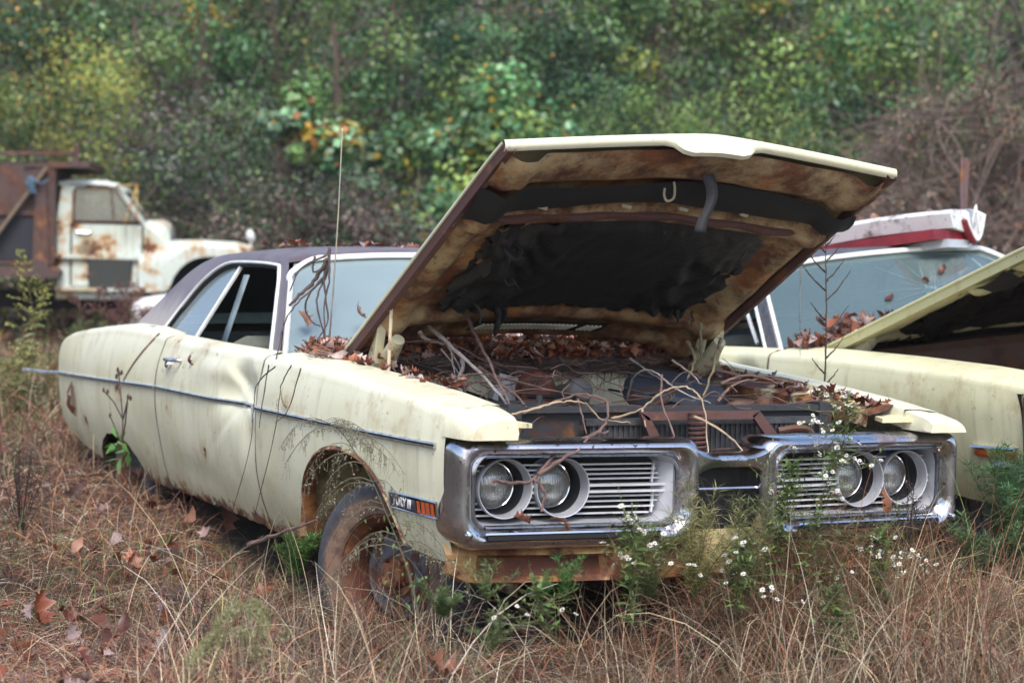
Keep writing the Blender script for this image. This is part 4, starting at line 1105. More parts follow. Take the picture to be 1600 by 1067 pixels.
m.tube(smoothpath([(-.02, -.02, .42), (-.025, -.03, .25), (-.02, -.03, .13), (-.06, -.03, .04), (-.16, -.03, .0)], 4), .011, 6)
o = m.build('steel_post', M_rusty('post_rust', (.12, .07, .07), .55, 6, .55)); o.location = pb
tag(o, 'rusty upright steel post standing behind the roof of the far sedan', 'post')
m = MB()
for k, (u, v, r) in enumerate(((1275, 365, .05), (1345, 350, .045), (1365, 347, .05), (1455, 335, .035), (1262, 378, .04))):
    q = PD(u, v, 10.6)-PD(1300, 370, 10.6); m.lathe([(.001, r*.5), (r*.7, r*.4), (r, 0), (r*.8, -r*.4), (.3*r, -r*.6)], 10, Matrix.Translation(q) @ Matrix.Rotation(k*1.3, 4, 'X') @ Matrix.Rotation(k*.8, 4, 'Y'))
m.tube(smoothpath([PD(1240, 372, 10.5)-PD(1300, 370, 10.6), PD(1265, 390, 10.3)-PD(1300, 370, 10.6), PD(1300, 385, 10.4)-PD(1300, 370, 10.6)], 4), .03, 6)
o = m.build('scrap_metal', M_rusty('scrap_red_white', (.55, .5, .52), .45, 9, seed=4)); o.location = PD(1300, 370, 10.6); tag(o, 'red and white scrap metal heaped on the far sedan roof behind the white panel', 'scrap', kind='stuff')
# ------------------------------------------------------------------ ground: one sheet rising into a wooded bank at the back
def cam_xy(d, l): return CAM.x+.4313*d+.9022*l, CAM.y+.9022*d-.4313*l
def bank(x, y):
    d = (x-CAM.x)*.431+(y-CAM.y)*.902
    k = max(0, d-31); return min(9.0, .42*k if k > 2 else .105*k*k)
N = NT('soil')
c = N.mix(N.ramp(N.noise(6, 8, .7), .35, .65), (.026, .016, .011), (.075, .04, .026))
c = N.mix(N.ramp(N.noise(1.1, 5, .6), .45, .65), c, (.07, .06, .03))
N.bump(N.noise(40, 6, .7), .9, .03)
soil = N.set(Base_Color=c, Roughness=.95)
gx = np.concatenate([[-400, -150, -70], np.arange(-30, 60.1, .5), [90, 200, 400]])
gy = np.concatenate([[-400, -150, -60], np.arange(-14, 70.1, .5), [100, 200, 400]])
GX, GY = np.meshgrid(gx, gy)
dd = (GX-CAM.x)*.431+(GY-CAM.y)*.902; kk = np.clip(dd-31, 0, None)
GZ = ground_np(GX, GY)+np.minimum(9, np.where(kk > 2, .42*kk, .105*kk*kk))
V = np.stack([GX, GY, GZ], -1).reshape(-1, 3)
n, m_ = GX.shape; ii = np.arange((n-1)*(m_-1)); r_, c_ = ii//(m_-1), ii % (m_-1); a = r_*m_+c_
tag(np_mesh('ground', V, np.stack([a, a+1, a+m_+1, a+m_], 1), soil), kind='structure')

def in_car(x, y, pad=0.):
    c1 = (np.abs(x) < .90-pad) & (y > .25+pad) & (y < 5.2)
    c2 = (np.abs(x-2.45) < .88-pad) & (y > .5+pad) & (y < 5.5)
    return c1 | c2

def blades(name, n, dlo, dhi, length, width, lift, cols, label=None, power=1.6, spread=.34, lrange=None, seg=4, curl=.6, seed=1, mask=None, zoff=0.):
    g = np.random.default_rng(seed)
    u = g.random(n); d = (dlo**(1-power)+u*(dhi**(1-power)-dlo**(1-power)))**(1/(1-power)) if power != 1 else dlo*(dhi/dlo)**u
    if lrange is None: l = (g.random(n)*2-1)*(spread*d+.3)
    else: l = lrange[0]+g.random(n)*(lrange[1]-lrange[0])
    x = CAM.x+.4313*d+.9022*l; y = CAM.y+.9022*d-.4313*l
    keep = ~in_car(x, y)
    if zoff == 0.: keep &= ~((x > -.88) & (x < -.12) & (y > -.62) & (y < .4) & (g.random(n) < .85))
    if mask is not None: keep &= mask(x, y, g)
    x, y, d = x[keep], y[keep], d[keep]; n = len(x)
    z = ground_np(x, y)+zoff+np.where(d > 31, np.minimum(9, np.where(d > 33, .42*(d-31), .105*(d-31)**2)), 0)
    L = length[0]+(length[1]-length[0])*g.random(n)**1.6
    W = (width[0]+(width[1]-width[0])*g.random(n))*(1+np.clip(d-8, 0, 30)*.12)
    az = g.random(n)*2*np.pi; el = lift[0]+(lift[1]-lift[0])*g.random(n)
    cu = curl*(g.random(n)*1.4+.1)*np.where(g.random(n) < .25, 1.8, 1)
    wig = g.normal(0, .35, n)
    P = np.stack([x, y, z], 1); pts = [P]; e = el.copy(); A = az.copy()
    for k in range(seg):
        st = L/seg
        P = P+np.stack([np.cos(A)*np.cos(e), np.sin(A)*np.cos(e), np.sin(e)], 1)*st[:, None]
        gz = ground_np(P[:, 0], P[:, 1])+.008
        if dhi < 30: P[:, 2] = np.maximum(P[:, 2], gz)
        pts.append(P); e = e-cu*(1.0+.6*k)/seg*1.3; A = A+wig/seg*1.5
    S = np.stack([-np.sin(az), np.cos(az), g.normal(0, .5, n)], 1); S /= np.linalg.norm(S, axis=1)[:, None]
    vs = []
    for k, q in enumerate(pts):
        wk = W*(1-(k/seg)**2*.85)*.5
        vs += [q-S*wk[:, None], q+S*wk[:, None]]
    V = np.stack(vs, 1).reshape(-1, 3); K = 2*(seg+1)
    f = np.array([[2*k, 2*k+1, 2*k+3, 2*k+2] for k in range(seg)])
    F = (np.arange(n)[:, None, None]*K+f[None]).reshape(-1, 4)
    ci = g.integers(0, len(cols), n); cc = np.array(cols)[ci]*(.40+1.15*g.random((n, 1))**1.4)*np.array([1, 1, 1])+g.normal(0, .006, (n, 3))
    patch = .8+.5*np.clip(.5+.5*np.sin(x*1.9+np.sin(y*2.7)*1.3)*np.cos(y*1.4), 0, 1)
    cc = np.clip(cc*patch[:, None], .004, 1)
    o = np_mesh(name, V, F, grass_mat, col=np.repeat(cc, K, 0))
    return tag(o, label, 'grass' if label else None, kind='stuff')

GREY = [(.36, .28, .185), (.44, .36, .24), (.25, .19, .135), (.52, .42, .26)]
TAN = [(.31, .140, .070), (.27, .105, .055), (.20, .074, .042), (.37, .205, .115), (.15, .054, .036), (.29, .14, .09), (.12, .048, .034)]
GRN = [(.12, .17, .045), (.09, .14, .04), (.17, .21, .065), (.14, .16, .06)]
blades('matted_grass', 115000, 4.3, 14, (.05, .24), (.0016, .0040), (-.05, .7), TAN*3+GREY, 'flattened reddish-brown dead grass matted over the whole foreground', seed=1, curl=.5, zoff=.01)
blades('pale_straw', 9000, 4.9, 13, (.06, .22), (.0012, .0026), (-.05, .5), [(.55, .47, .38), (.48, .38, .27), (.60, .52, .44)], 'bleached straw pieces lying over the matted grass', seed=9, curl=.4, zoff=.025)
blades('dry_grass', 15500, 4.5, 16, (.10, .32), (.0014, .0032), (.1, 1.3), TAN*2+GREY, 'upright dry tan grass stalks standing in the foreground', seed=2, curl=.7, zoff=.0)
blades('pale_grass', 1250, 5.0, 7.4, (.25, .70), (.0016, .0034), (.05, 1.3), GREY+[(.55, .46, .33), (.6, .52, .42)]+[(.45, .33, .17)], 'long pale straw stems arching before the chrome bumper', seed=3, lrange=(-1.0, 2.2), curl=.55, seg=6)
def greens(x, y, g): return (np.sin(x*1.3+1)*np.cos(y*1.7)+.35*np.sin(x*4+y*3)+np.where(x > -.6, .25, -.1)) > .12
blades('green_grass', 17000, 4.9, 13, (.05, .20), (.002, .0045), (.2, 1.4), GRN, 'thin green grass and moss showing through the dead grass', seed=4, curl=.4, mask=greens)
blades('roadside_grass', 42000, 11, 30, (.2, .62), (.003, .006), (.4, 1.5), TAN+GREY[:2]+GRN[:2], 'taller dry grass between the sedans and the dump truck', seed=5, power=1.2)
blades('bumper_grass', 4200, 5.3, 6.9, (.22, .58), (.0016, .0034), (.7, 1.5), TAN+GREY*2, 'tan grass clump grown up against the lower front panel', seed=6, lrange=(.15, 1.5), curl=.5, seg=5)

blades('weed_stems', 2300, 5.2, 7.0, (.2, .55), (.0014, .0028), (.5, 1.5), [(.05, .04, .03), (.10, .12, .05), (.07, .05, .04), (.12, .15, .06), (.16, .12, .08)], 'tangled thin green and dark weed stems before the front bumper', seed=12, lrange=(-.9, 1.75), curl=.9, seg=6)
blades('front_tangle', 46000, 5.7, 6.9, (.26, .74), (.0014, .0030), (.3, 1.5), TAN*2+GREY+GRN[:3]+[(.50, .40, .26), (.10, .08, .05)], 'tall straw and weeds standing against the rusty lower front panel', seed=16, lrange=(-.3, 1.75), power=1.0, curl=.75, seg=6, mask=lambda x, y, g: (x > -.10) & (x < 1.15) & (y > -.36) & (y < .12) & (g.random(len(x)) < .45+.55*np.exp(-((x-.05)/.22)**2)))
blades('wheel_grass', 2600, 5.0, 6.7, (.16, .42), (.0014, .003), (.5, 1.5), TAN+GREY, 'dry grass grown up round the front wheel', seed=13, lrange=(-1.0, -.1), curl=.7, seg=5)
blades('dark_stems', 2600, 4.9, 12, (.10, .38), (.0012, .0022), (.0, 1.4), [(.03, .022, .02), (.05, .035, .03), (.08, .05, .04)], 'dark dead stems tangled through the foreground grass', seed=14, curl=.6, seg=5)
blades('sill_grass', 5200, 6.8, 13, (.14, .42), (.0016, .003), (.4, 1.5), TAN+GREY[:2]+GRN[:1], 'dry grass standing along the sill of the front sedan', seed=15, lrange=(-3.2, -.9), power=1.0, curl=.8, seg=5, mask=lambda x, y, g: (x > -1.75) & (x < -.9) & (y > .2))
# ------------------------------------------------------------------ fallen leaves (oak: lobed, curled)
LEAFC = [(.20, .055, .026), (.27, .08, .036), (.14, .042, .027), (.28, .12, .065), (.30, .19, .165), (.38, .29, .28), (.09, .03, .02), (.16, .05, .03)]
OAK = [(0, 0), (.10, .10), (.30, .16), (.16, .30), (.40, .44), (.18, .56), (.30, .74), (.10, .84), (0, 1.0)]
def leaf_piece(g, size, oak=True):
    """one curled leaf as quads from midrib to edge; unit pointing +y, z up"""
    half = OAK if oak else [(0, 0), (.12, .12), (.24, .3), (.27, .45), (.25, .6), (.19, .75), (.10, .9), (.04, .96), (0, 1.0)]
    cu, fo = g.uniform(-1.2, 1.9), g.uniform(-.5, 1.4)
    V = []
    for w_, t in half:
        wv = w_*g.uniform(.85, 1.15)
        zz = cu*(t-.5)**2
        V += [(0, t-.5, zz), (wv, t-.5, zz+fo*wv*.9+g.normal(0, .02)), (-wv, t-.5, zz+fo*wv*.9+g.normal(0, .02))]
    V = np.array(V)*size
    F = []
    for k in range(8):
        a, b = 3*k, 3*k+3; F += [(a, a+1, b+1, b), (a, b, b+2, a+2)]
    return V, np.array(F)
def rotm(az, tx, ty):
    return np.array((Matrix.Rotation(az, 3, 'Z') @ Matrix.Rotation(tx, 3, 'X') @ Matrix.Rotation(ty, 3, 'Y')))
def leaf_heap(name, pos, size, label, seed, tilt=.6, cols=LEAFC, oak=.6, parent=None, cat='leaves'):
    g = np.random.default_rng(seed); Vs, Fs, Cs, k = [], [], [], 0
    for p in pos:
        V, F = leaf_piece(g, g.uniform(*size), g.random() < oak)
        V = V @ rotm(g.uniform(0, 6.28), g.normal(0, tilt), g.normal(0, tilt)).T+np.array(p)
        c = np.array(cols[g.integers(len(cols))])*g.uniform(.45, 1.15)
        Vs.append(V); Fs.append(F+k); Cs.append(np.repeat(c[None], len(V), 0)); k += len(V)
    o = np_mesh(name, np.concatenate(Vs), np.concatenate(Fs), leaf_mat, parent, np.clip(np.concatenate(Cs), 0, 1))
    return tag(o, label, cat, kind='stuff') if label else o

g_ = np.random.default_rng(21)
P = []
while len(P) < 560:
    d = 5.0*(3.0)**g_.random(); l = (g_.random()*2-1)*(.29*d+.2); x, y = cam_xy(d, l)
    if not in_car(np.array(x), np.array(y)) and (math.sin(x*2.1)*math.cos(y*1.6)+.4*math.sin(x*5+y*4) > -.1): P.append((x, y, ground(x, y)+g_.uniform(.03, .10)))
leaf_heap('fallen_leaves', P, (.04, .10), 'brown oak leaves fallen among the dead grass', 31)
# leaf pile on the cowl and round the windscreen foot of the front sedan
P = []
for _ in range(3000):
    x = g_.uniform(-.78, .74); y = 1.52+.50*g_.random()-.10*(1-(x/.8)**2)*g_.random()
    yws = 1.93-.15*(1-abs(x/.83)**2.4)
    if y > yws-.0: continue
    h = .965+(.085 if x > -.5 else .03)*g_.random()*(1-abs((y-1.72)/.3)**2)+.02*g_.random()
    P.append((x, y, h+.012))
for _ in range(60): x = -.70-.07*g_.random(); P.append((x-.03*g_.random(), g_.uniform(1.25, 1.95), .955+.03*g_.random()))
leaf_heap('leaf_pile', P, (.03, .07), 'brown wet leaves piled along the windscreen foot of the front sedan', 32, cols=[(.34, .11, .05), (.42, .18, .10), (.24, .07, .04), (.48, .32, .27), (.52, .40, .36), (.18, .06, .04), (.45, .14, .05)])  # leaf colours raised to make up for the dim spot under the hood
P = [(g_.uniform(.60, .80), g_.uniform(.25, 1.5), 0) for _ in range(90)]; P = [(x, y, crest(y)-.025+.02*g_.random()) for x, y, _ in P]
P += [(g_.uniform(-.80, -.67), y, crest(y)+.012) for y in g_.uniform(.35, 1.35, 34)]
leaf_heap('leaf_strip', P, (.03, .07), 'brown leaves caught along the inner edges of both front fenders', 33, tilt=.3)
M2 = Matrix.Translation((2.4548, .2320, .1630)) @ Euler((-.03415, -.0992, -.05304)).to_matrix().to_4x4()
P = []
for _ in range(110):
    x = g_.uniform(-.84, -.35); P.append(tuple(M2 @ Vector((x, 1.80-.1*(1-abs(x/.83)**2)+g_.uniform(-.1, .1), .975+.05*g_.random()+(.08 if x > -.72 else 0)*g_.random()))))
P += [tuple(M2 @ q) for q in OPT_WS2]
leaf_heap('leaf_drift', P, (.05, .10), 'brown oak leaves drifted at the windscreen foot of the far sedan', 34)
P = [(g_.uniform(-.6, .55), g_.uniform(2.5, 3.5), 1.393+.012*g_.random()) for _ in range(60)]
leaf_heap('roof_leaves', P, (.03, .065), 'dead leaves strewn over the purple-brown roof', 35, tilt=.3)
# mat of rotted straw and roots over the front edge of the cowl, strands hanging down the firewall
g = np.random.default_rng(5); Vs, Cs, n = [], [], 5200
x = g.uniform(-.76, .74, n); y = 1.50+.14*g.random(n); z = .925+.06*g.random(n); L = g.uniform(.04, .16, n); a_ = g.normal(0, .5, n)+np.where(g.random(n) < .5, 0, np.pi)
hang = g.random(n) < .025; y = np.where(hang, 1.50+.02*g.random(n), y)
D = np.stack([np.cos(a_), np.sin(a_)*.4, g.normal(0, .18, n)], 1); D[hang] = np.stack([g.normal(0, .3, hang.sum()), g.normal(-.1, .1, hang.sum()), -np.ones(hang.sum())], 1)
Pm = np.stack([x, y, z], 1); S_ = np.array([0, .3, 1.])*.0016+np.where(hang[:, None], np.array([[.0012, 0, -.0016]]), 0); mid = Pm+D*L[:, None]*.5+g.normal(0, .006, (n, 3)); e = Pm+D*L[:, None]
V = np.stack([Pm-S_, Pm+S_, mid-S_, mid+S_, e-S_*.5, e+S_*.5], 1).reshape(-1, 3)
F = (np.arange(n)[:, None, None]*6+np.array([[0, 1, 3, 2], [2, 3, 5, 4]])[None]).reshape(-1, 4)
pal = np.array([(.085, .045, .035), (.14, .075, .055), (.055, .03, .024), (.20, .12, .09)])
tag(np_mesh('root_mat', V, F, leaf_mat, None, np.repeat(pal[g.integers(0, 4, n)]*g.uniform(.6, 1.3, (n, 1)), 6, 0)), 'brown mat of rotted straw and roots hanging over the firewall of the front sedan', 'debris', kind='stuff')
m = MB(); m.grid([[(x, y, z+.012*math.sin(x*23)+.008*math.sin(x*51+y*9)) for y, z in ((1.49, .918), (1.50, .955), (1.60, .975), (1.80, .985), (1.90, .985))] for x in np.linspace(-.76, .74, 60)])
tag(m.build('leaf_mould', M_plain('leaf_mould', (.045, .026, .02), .95, 0, .5, 20, 1)), 'dark leaf mould under the leaves on the cowl', 'debris', kind='stuff')
# single large leaves one can point to
def one_leaf(p, size, col, label, rot, seed):
    g = np.random.default_rng(seed); V, F = leaf_piece(g, size, True); V = V @ np.array(Euler(rot).to_matrix()).T
    o = np_mesh('oak_leaf', V, F, leaf_mat, None, np.repeat(np.array(col)[None]*.72, len(V), 0)); o.location = p
    return tag(o, label, 'leaf', 'large oak leaves lying singly')
def gpt(u, v, h=.07):
    p = PX(u, v, 2, .19); return Vector((p.x, p.y, ground(p.x, p.y)+h))
for u, v, s, c, lb, rt in ((352, 824, .15, (.42, .20, .16), 'pinkish-brown oak leaf standing beside the rusted door sill', (1.0, .3, .4)),
        (270, 907, .17, (.40, .31, .31), 'pale grey-pink oak leaf lying flat on the grass, lower left', (.25, .2, 1.3)),
        (55, 930, .15, (.26, .07, .03), 'dark rust-red oak leaf tilted in the grass at the far lower left', (.9, .5, .3)),
        (165, 925, .14, (.20, .06, .03), 'curled red-brown oak leaf between the pale leaf and the rust-red one', (.6, -.5, 2.2)),
        (265, 850, .13, (.46, .40, .42), 'whitish oak leaf under the front door in the shade', (.3, .3, 2.0)),
        (1100, 975, .12, (.42, .13, .05), 'orange-brown oak leaf under the chrome bumper centre', (.8, .2, .5)),
        (1560, 905, .15, (.33, .13, .07), 'brown oak leaf standing in grass at the right edge', (1.1, .3, -.4)),
        (690, 1040, .13, (.30, .11, .06), 'red-brown oak leaf near the bottom edge under the front wheel', (.4, -.3, .9))):
    one_leaf(gpt(u, v), s, c, lb, rt, int(u))
for p, s, c, lb, rt in ((PX(555, 488, 1, 1.93)+Vector((0, -.03, 0)), .09, (.36, .20, .14), 'tan leaf stuck on the windscreen beside the radio mast vines', (1.0, .3, .9)),
        (PX(470, 498, 1, 2.02)+Vector((0, -.03, 0)), .08, (.34, .17, .11), 'small tan leaf stuck low on the windscreen corner', (1.0, -.2, .5)),
        (PX(293, 563, 0, -.99), .06, (.20, .08, .06), 'dark leaf sticking to the door skin next to the handle', (1.4, 0, 1.3)),
        (PX(105, 622, 0, -1.0), .20, (.25, .075, .03), 'rust-brown oak leaf hanging on the rear quarter panel', (1.5, .3, 1.5)),
        (PX(440, 625, 0, -1.0), .09, (.30, .11, .05), 'orange-brown leaf caught on a vine before the front fender', (1.3, .2, 1.2)),
        (PX(657, 630, 0, -.90), .07, (.30, .17, .15), 'pinkish narrow leaf lying on the near fender crown', (.6, .6, .2)),
        (PX(762, 655, 1, .10)+Vector((0, 0, .005)), .07, (.20, .05, .03), 'dark red leaf lying on the near fender tip', (.3, .1, 1.0)),
        (PX(875, 812, 1, .06), .085, (.38, .14, .06), 'orange leaf resting on the grille ledge under the near headlights', (.4, .2, 1.4)),
        (PX(815, 812, 1, .06), .07, (.30, .10, .05), 'red-brown leaf on the grille ledge below the outer headlight', (.4, -.2, 1.7)),
        (PX(1395, 655, 1, .25)+Vector((0, 0, .02)), .08, (.26, .09, .06), 'brown leaf standing on the far fender tip', (1.0, .2, .4)),
        (PX(1390, 780, 1, .02), .10, (.33, .12, .05), 'russet leaf snagged under the far headlight', (1.2, .2, .5))):
    one_leaf(p, s, c, lb, rt, int(abs(p.x*977))+3)
# ------------------------------------------------------------------ twigs and vines on the front sedan (photo points looked up on planes through the car)
def twig_mat(name, col): return M_plain(name, col, .8, 0, .45, 25, .4)
tw_pink = twig_mat('twig_pinkish', (.165, .098, .08)); tw_grey = twig_mat('twig_grey', (.36, .30, .27)); tw_dark = twig_mat('twig_dark', (.075, .048, .04)); tw_tan = twig_mat('twig_tan', (.42, .31, .20))
def vine(pts, r, mat, label, cat='twig', name='twig', group=None, r1=.5, n=6):
    m = MB(); allp = []
    runs = pts if isinstance(pts[0], list) else [pts]
    for P in runs:
        q = smoothpath(P, 6); rr = random.Random(len(q)*7+int(abs(P[0].x)*1000))
        q = [p+Vector((rr.uniform(-1, 1), rr.uniform(-1, 1), rr.uniform(-1, 1)))*r*.5 for p in q]
        L = len(q)-1; m.tube(q, [r*(1-(1-r1)*i/L)*(1+.12*math.sin(i*1.9)) for i in range(L+1)], n)
    return tag(m.build(name, mat, angle=60), label, cat, group)
def run(uv, y0, y1, axis=1): return [PX(u, v, axis, y0+(y1-y0)*i/(len(uv)-1)) for i, (u, v) in enumerate(uv)]
GT = 'dead twigs tangled over the engine bay'
vine([run([(668, 508), (700, 537), (758, 592), (800, 642)], 1.35, .45), run([(655, 518), (668, 530), (700, 540)], 1.3, 1.25), run([(725, 560), (716, 600), (722, 612)], 1.0, .95)], .0085, tw_grey, 'thick pale grey twig slanting down across the near half of the engine bay', group=GT)
vine([run([(722, 480), (744, 524), (772, 582), (803, 648)], 1.3, .4), run([(748, 575), (790, 605), (828, 640)], .9, .5)], .0075, tw_pink, 'reddish twig crossing the pale grey twig by the insulation', group=GT)
vine([run([(545, 560), (590, 540), (640, 534), (700, 535), (770, 568), (840, 575)], 1.5, 1.0)], .0045, tw_pink, 'long thin reddish twig running level before the windscreen foot', group=GT)
vine([run([(703, 535), (710, 580), (718, 618)], 1.1, 1.0), run([(700, 540), (730, 600), (726, 612)], 1.1, .95), run([(690, 545), (720, 590), (712, 615)], 1.2, 1.0)], .0035, tw_grey, 'spray of thin pale twigs hanging below the hood hinge', group=GT)
vine([run([(768, 750), (800, 754), (830, 750), (869, 709), (919, 682), (946, 662), (949, 628), (930, 620), (903, 617), (859, 630), (815, 646)], -.05, .35), run([(840, 742), (880, 716), (905, 702), (925, 680), (950, 675)], -.06, .1), run([(838, 749), (850, 770), (846, 800)], -.05, -.06)], .0062, tw_pink, 'brown vine looping from the near headlights over the chrome bumper', 'vine', 'vine', GT)
vine([run([(955, 654), (1000, 640), (1032, 614), (1065, 604), (1086, 612), (1100, 637), (1107, 707)], .35, .05), run([(800, 648), (850, 634), (880, 628), (915, 630), (940, 655), (985, 660)], .25, .3), run([(1003, 640), (1010, 668)], .28, .25), run([(1085, 650), (1135, 678), (1165, 708)], .2, .05)], .0045, tw_tan, 'pale tan bent stem arching over the hood latch', group=GT)
vine([run([(1035, 585), (1034, 625), (1055, 685), (1063, 720)], .35, -.03), run([(902, 622), (910, 650), (916, 678)], .3, .25)], .0042, tw_pink, 'thin upright red-brown stem standing before the radiator', group=GT)
vine([run([(980, 622), (992, 588), (1012, 578), (1032, 588), (1060, 610), (1110, 630)], .9, .4), run([(985, 560), (1020, 585), (1050, 600)], 1.1, .9), run([(1050, 563), (1075, 580), (1095, 600)], .8, .5)], .0045, tw_grey, 'grey twig looping above the air cleaner', group=GT)
vine([run([(1125, 600), (1160, 588), (1190, 590), (1215, 600)], .5, .5), run([(1120, 628), (1150, 600), (1185, 592)], .4, .5), run([(1100, 570), (1150, 585), (1230, 592), (1290, 612)], .9, .7)], .006, tw_pink, 'red-brown arching twigs beside the far hood hinge', group=GT)
vine([run([(1075, 535), (1085, 560), (1075, 590)], .9, .6), run([(1125, 530), (1118, 560), (1100, 620)], .9, .5), run([(1095, 505), (1096, 560)], .9, .9)], .0075, twig_mat('twig_olive', (.20, .16, .09)), 'thick olive-brown stalks standing at the far hood hinge', group=GT)
vine([run([(515, 388), (508, 432), (470, 468), (447, 500), (432, 560)], 2.0, 1.75), run([(513, 392), (510, 430), (495, 470), (505, 520), (500, 545)], 2.0, 1.8), run([(515, 400), (506, 440), (512, 500), (490, 540)], 1.95, 1.7), run([(510, 400), (470, 420), (452, 455)], 2.0, 1.95), run([(508, 430), (478, 470), (485, 500), (500, 510)], 1.98, 1.9), run([(516, 390), (514, 440), (507, 480), (508, 540)], 1.9, 1.7), run([(492, 400), (490, 425), (510, 415)], 2.0, 1.95)], .0048, tw_dark, 'dark vine tangle hanging round the radio mast before the windscreen', 'vine', 'vine')
vine([run([(512, 405), (490, 440), (465, 465), (452, 478)], 1.9, 1.9)], .010, tw_dark, 'thickest dark stem of the windscreen tangle', 'vine', 'vine')
SX = -1.02
vine([run([(430, 572), (402, 600), (396, 640), (390, 700), (363, 800)], SX, SX-.04, 0)], .0026, tw_dark, 'thin dark stem hanging down the seam of the front door', 'vine', 'vine', 'vines hanging down the flank')
vine([run([(455, 570), (440, 600), (437, 620), (428, 680), (398, 805)], SX, SX-.04, 0)], .0026, tw_dark, 'thin dark stem bent down over the front fender behind the wheel', 'vine', 'vine', 'vines hanging down the flank')
vine([run([(420, 570), (410, 630), (405, 668)], SX, SX, 0), run([(470, 575), (450, 640), (430, 660)], SX, SX, 0)], .0025, tw_dark, 'short hair-thin stems trailing over the fender top at the door', 'vine', 'vine', 'vines hanging down the flank')
vine([[PX(388, 850, 0, -1.25), PX(440, 832, 0, -1.2), PX(495, 812, 0, -1.15)]], .008, tw_pink, 'fallen brown stick leaning into the front wheel arch')
vine([run([(1287, 622), (1290, 560), (1291, 480), (1290, 400), (1288, 362)], 1.05, 1.0)]+[run([(1290, y), (1290+s*k*.5, y-k*.5), (1290+s*k, y-k*1.2)], 1.05, 1.0) for y, s, k in ((600, 1, 20), (585, -1, 22), (560, 1, 28), (540, -1, 18), (520, 1, 36), (500, -1, 24), (470, 1, 40), (455, -1, 40), (440, 1, 30), (425, -1, 36), (410, 1, 26), (395, -1, 22), (385, 1, 14))], .0042, tw_dark, 'tall dark dried stalk with wispy side shoots standing before the far windscreen', 'weed', 'dried_weed', r1=.3)
vine([run([(1252, 370), (1250, 470), (1250, 555)], 1.9, 1.9)], .0028, chrome_clean, 'thin upright wire mast beside the far windscreen', 'mast', 'wire_mast')

m = MB(); rr = random.Random(19)
for k in range(58):
    a = Vector((rr.uniform(-.70, .70), rr.uniform(.35, 1.5), 0)); a.z = .88+.10*(a.y-.35)+rr.uniform(-.06, .03)
    an = rr.uniform(0, 6.28); L = rr.uniform(.15, .5); P_ = [a]
    for q in range(4):
        an += rr.uniform(-.5, .5); P_.append(P_[-1]+Vector((math.cos(an)*L/4, math.sin(an)*L/4*.8, rr.uniform(-.03, .035))))
    P_ = [Vector((max(-.74, min(.74, p.x)), max(.2, min(1.6, p.y)), p.z)) for p in P_]
    m.tube(smoothpath(P_, 4), [rr.uniform(.0012, .0026)]*17, 4, cap=False)
tag(m.build('dead_vines', tw_pink), 'fine dead vine stems matted over the engine bay of the front sedan', 'vines', kind='stuff')

# ------------------------------------------------------------------ weeds
class NPM:
    """collects small coloured quads"""
    def __init__(s): s.V, s.F, s.C, s.k = [], [], [], 0
    def add(s, V, F, c):
        V = np.asarray(V, float); F = np.asarray(F); s.V.append(V); s.F.append(F+s.k); s.k += len(V)
        s.C.append(np.repeat(np.clip(np.array(c, float), .003, 1)[None], len(V), 0))
    def leaf(s, p, d, L, W, c, g, droop=.2):
        d = np.array(d, float); d /= np.linalg.norm(d)+1e-9
        sd = np.cross(d, g.normal(0, 1, 3)*.4+np.array([0, 0, 1])); sd /= np.linalg.norm(sd)+1e-9
        dn = np.array([0, 0, -1])*droop*L; p = np.array(p, float)
        s.add([p, p+d*L*.45+sd*W*.5+dn*.2, p+d*L+dn, p+d*L*.45-sd*W*.5+dn*.2], [(0, 1, 2, 3)], c)
    def stick(s, P, r0, r1, c):
        P = np.array([list(p) for p in P], float); n = len(P)
        for axis in (np.array([1., .2, 0]), np.array([-.2, 1, .1])):
            V = []
            for i in range(n):
                d = P[min(i+1, n-1)]-P[max(i-1, 0)]; sd = np.cross(d, axis); nn = np.linalg.norm(sd); sd = sd/nn if nn > 1e-9 else np.array([0, 0, 1.])
                rr = r0+(r1-r0)*i/(n-1); V += [P[i]-sd*rr, P[i]+sd*rr]
            s.add(V, [(2*i, 2*i+1, 2*i+3, 2*i+2) for i in range(n-1)], c)
    def build(s, name, mat, parent=None): return np_mesh(name, np.concatenate(s.V), np.concatenate(s.F), mat, parent, np.concatenate(s.C), smooth=False)

def flower_mesh():
    n = NPM(); g = np.random.default_rng(3); k = 11
    for i in range(k):
        a = 2*math.pi*i/k+g.normal(0, .08); L = .0100*g.uniform(.8, 1.2); w_ = .0017
        d = np.array([math.cos(a), math.sin(a), .25]); sd = np.array([-math.sin(a), math.cos(a), 0])
        n.add([d*.002-sd*w_*.5, d*L*.6-sd*w_, d*L, d*L*.6+sd*w_], [(0, 1, 2, 3)], (.80, .79, .78))
    for i in range(6):
        a = i*math.pi/3; b = a+math.pi/3
        n.add([(0, 0, .0045), (.003*math.cos(a), .003*math.sin(a), .0035), (.003*math.cos((a+b)/2), .003*math.sin((a+b)/2), .003), (.003*math.cos(b), .003*math.sin(b), .0035)], [(0, 1, 2, 3)], (.55, .38, .05))
    o = n.build('flower', M_tint('aster_petal', .5, .2)); me = o.data; bpy.data.objects.remove(o); return me
FLOWER = flower_mesh()
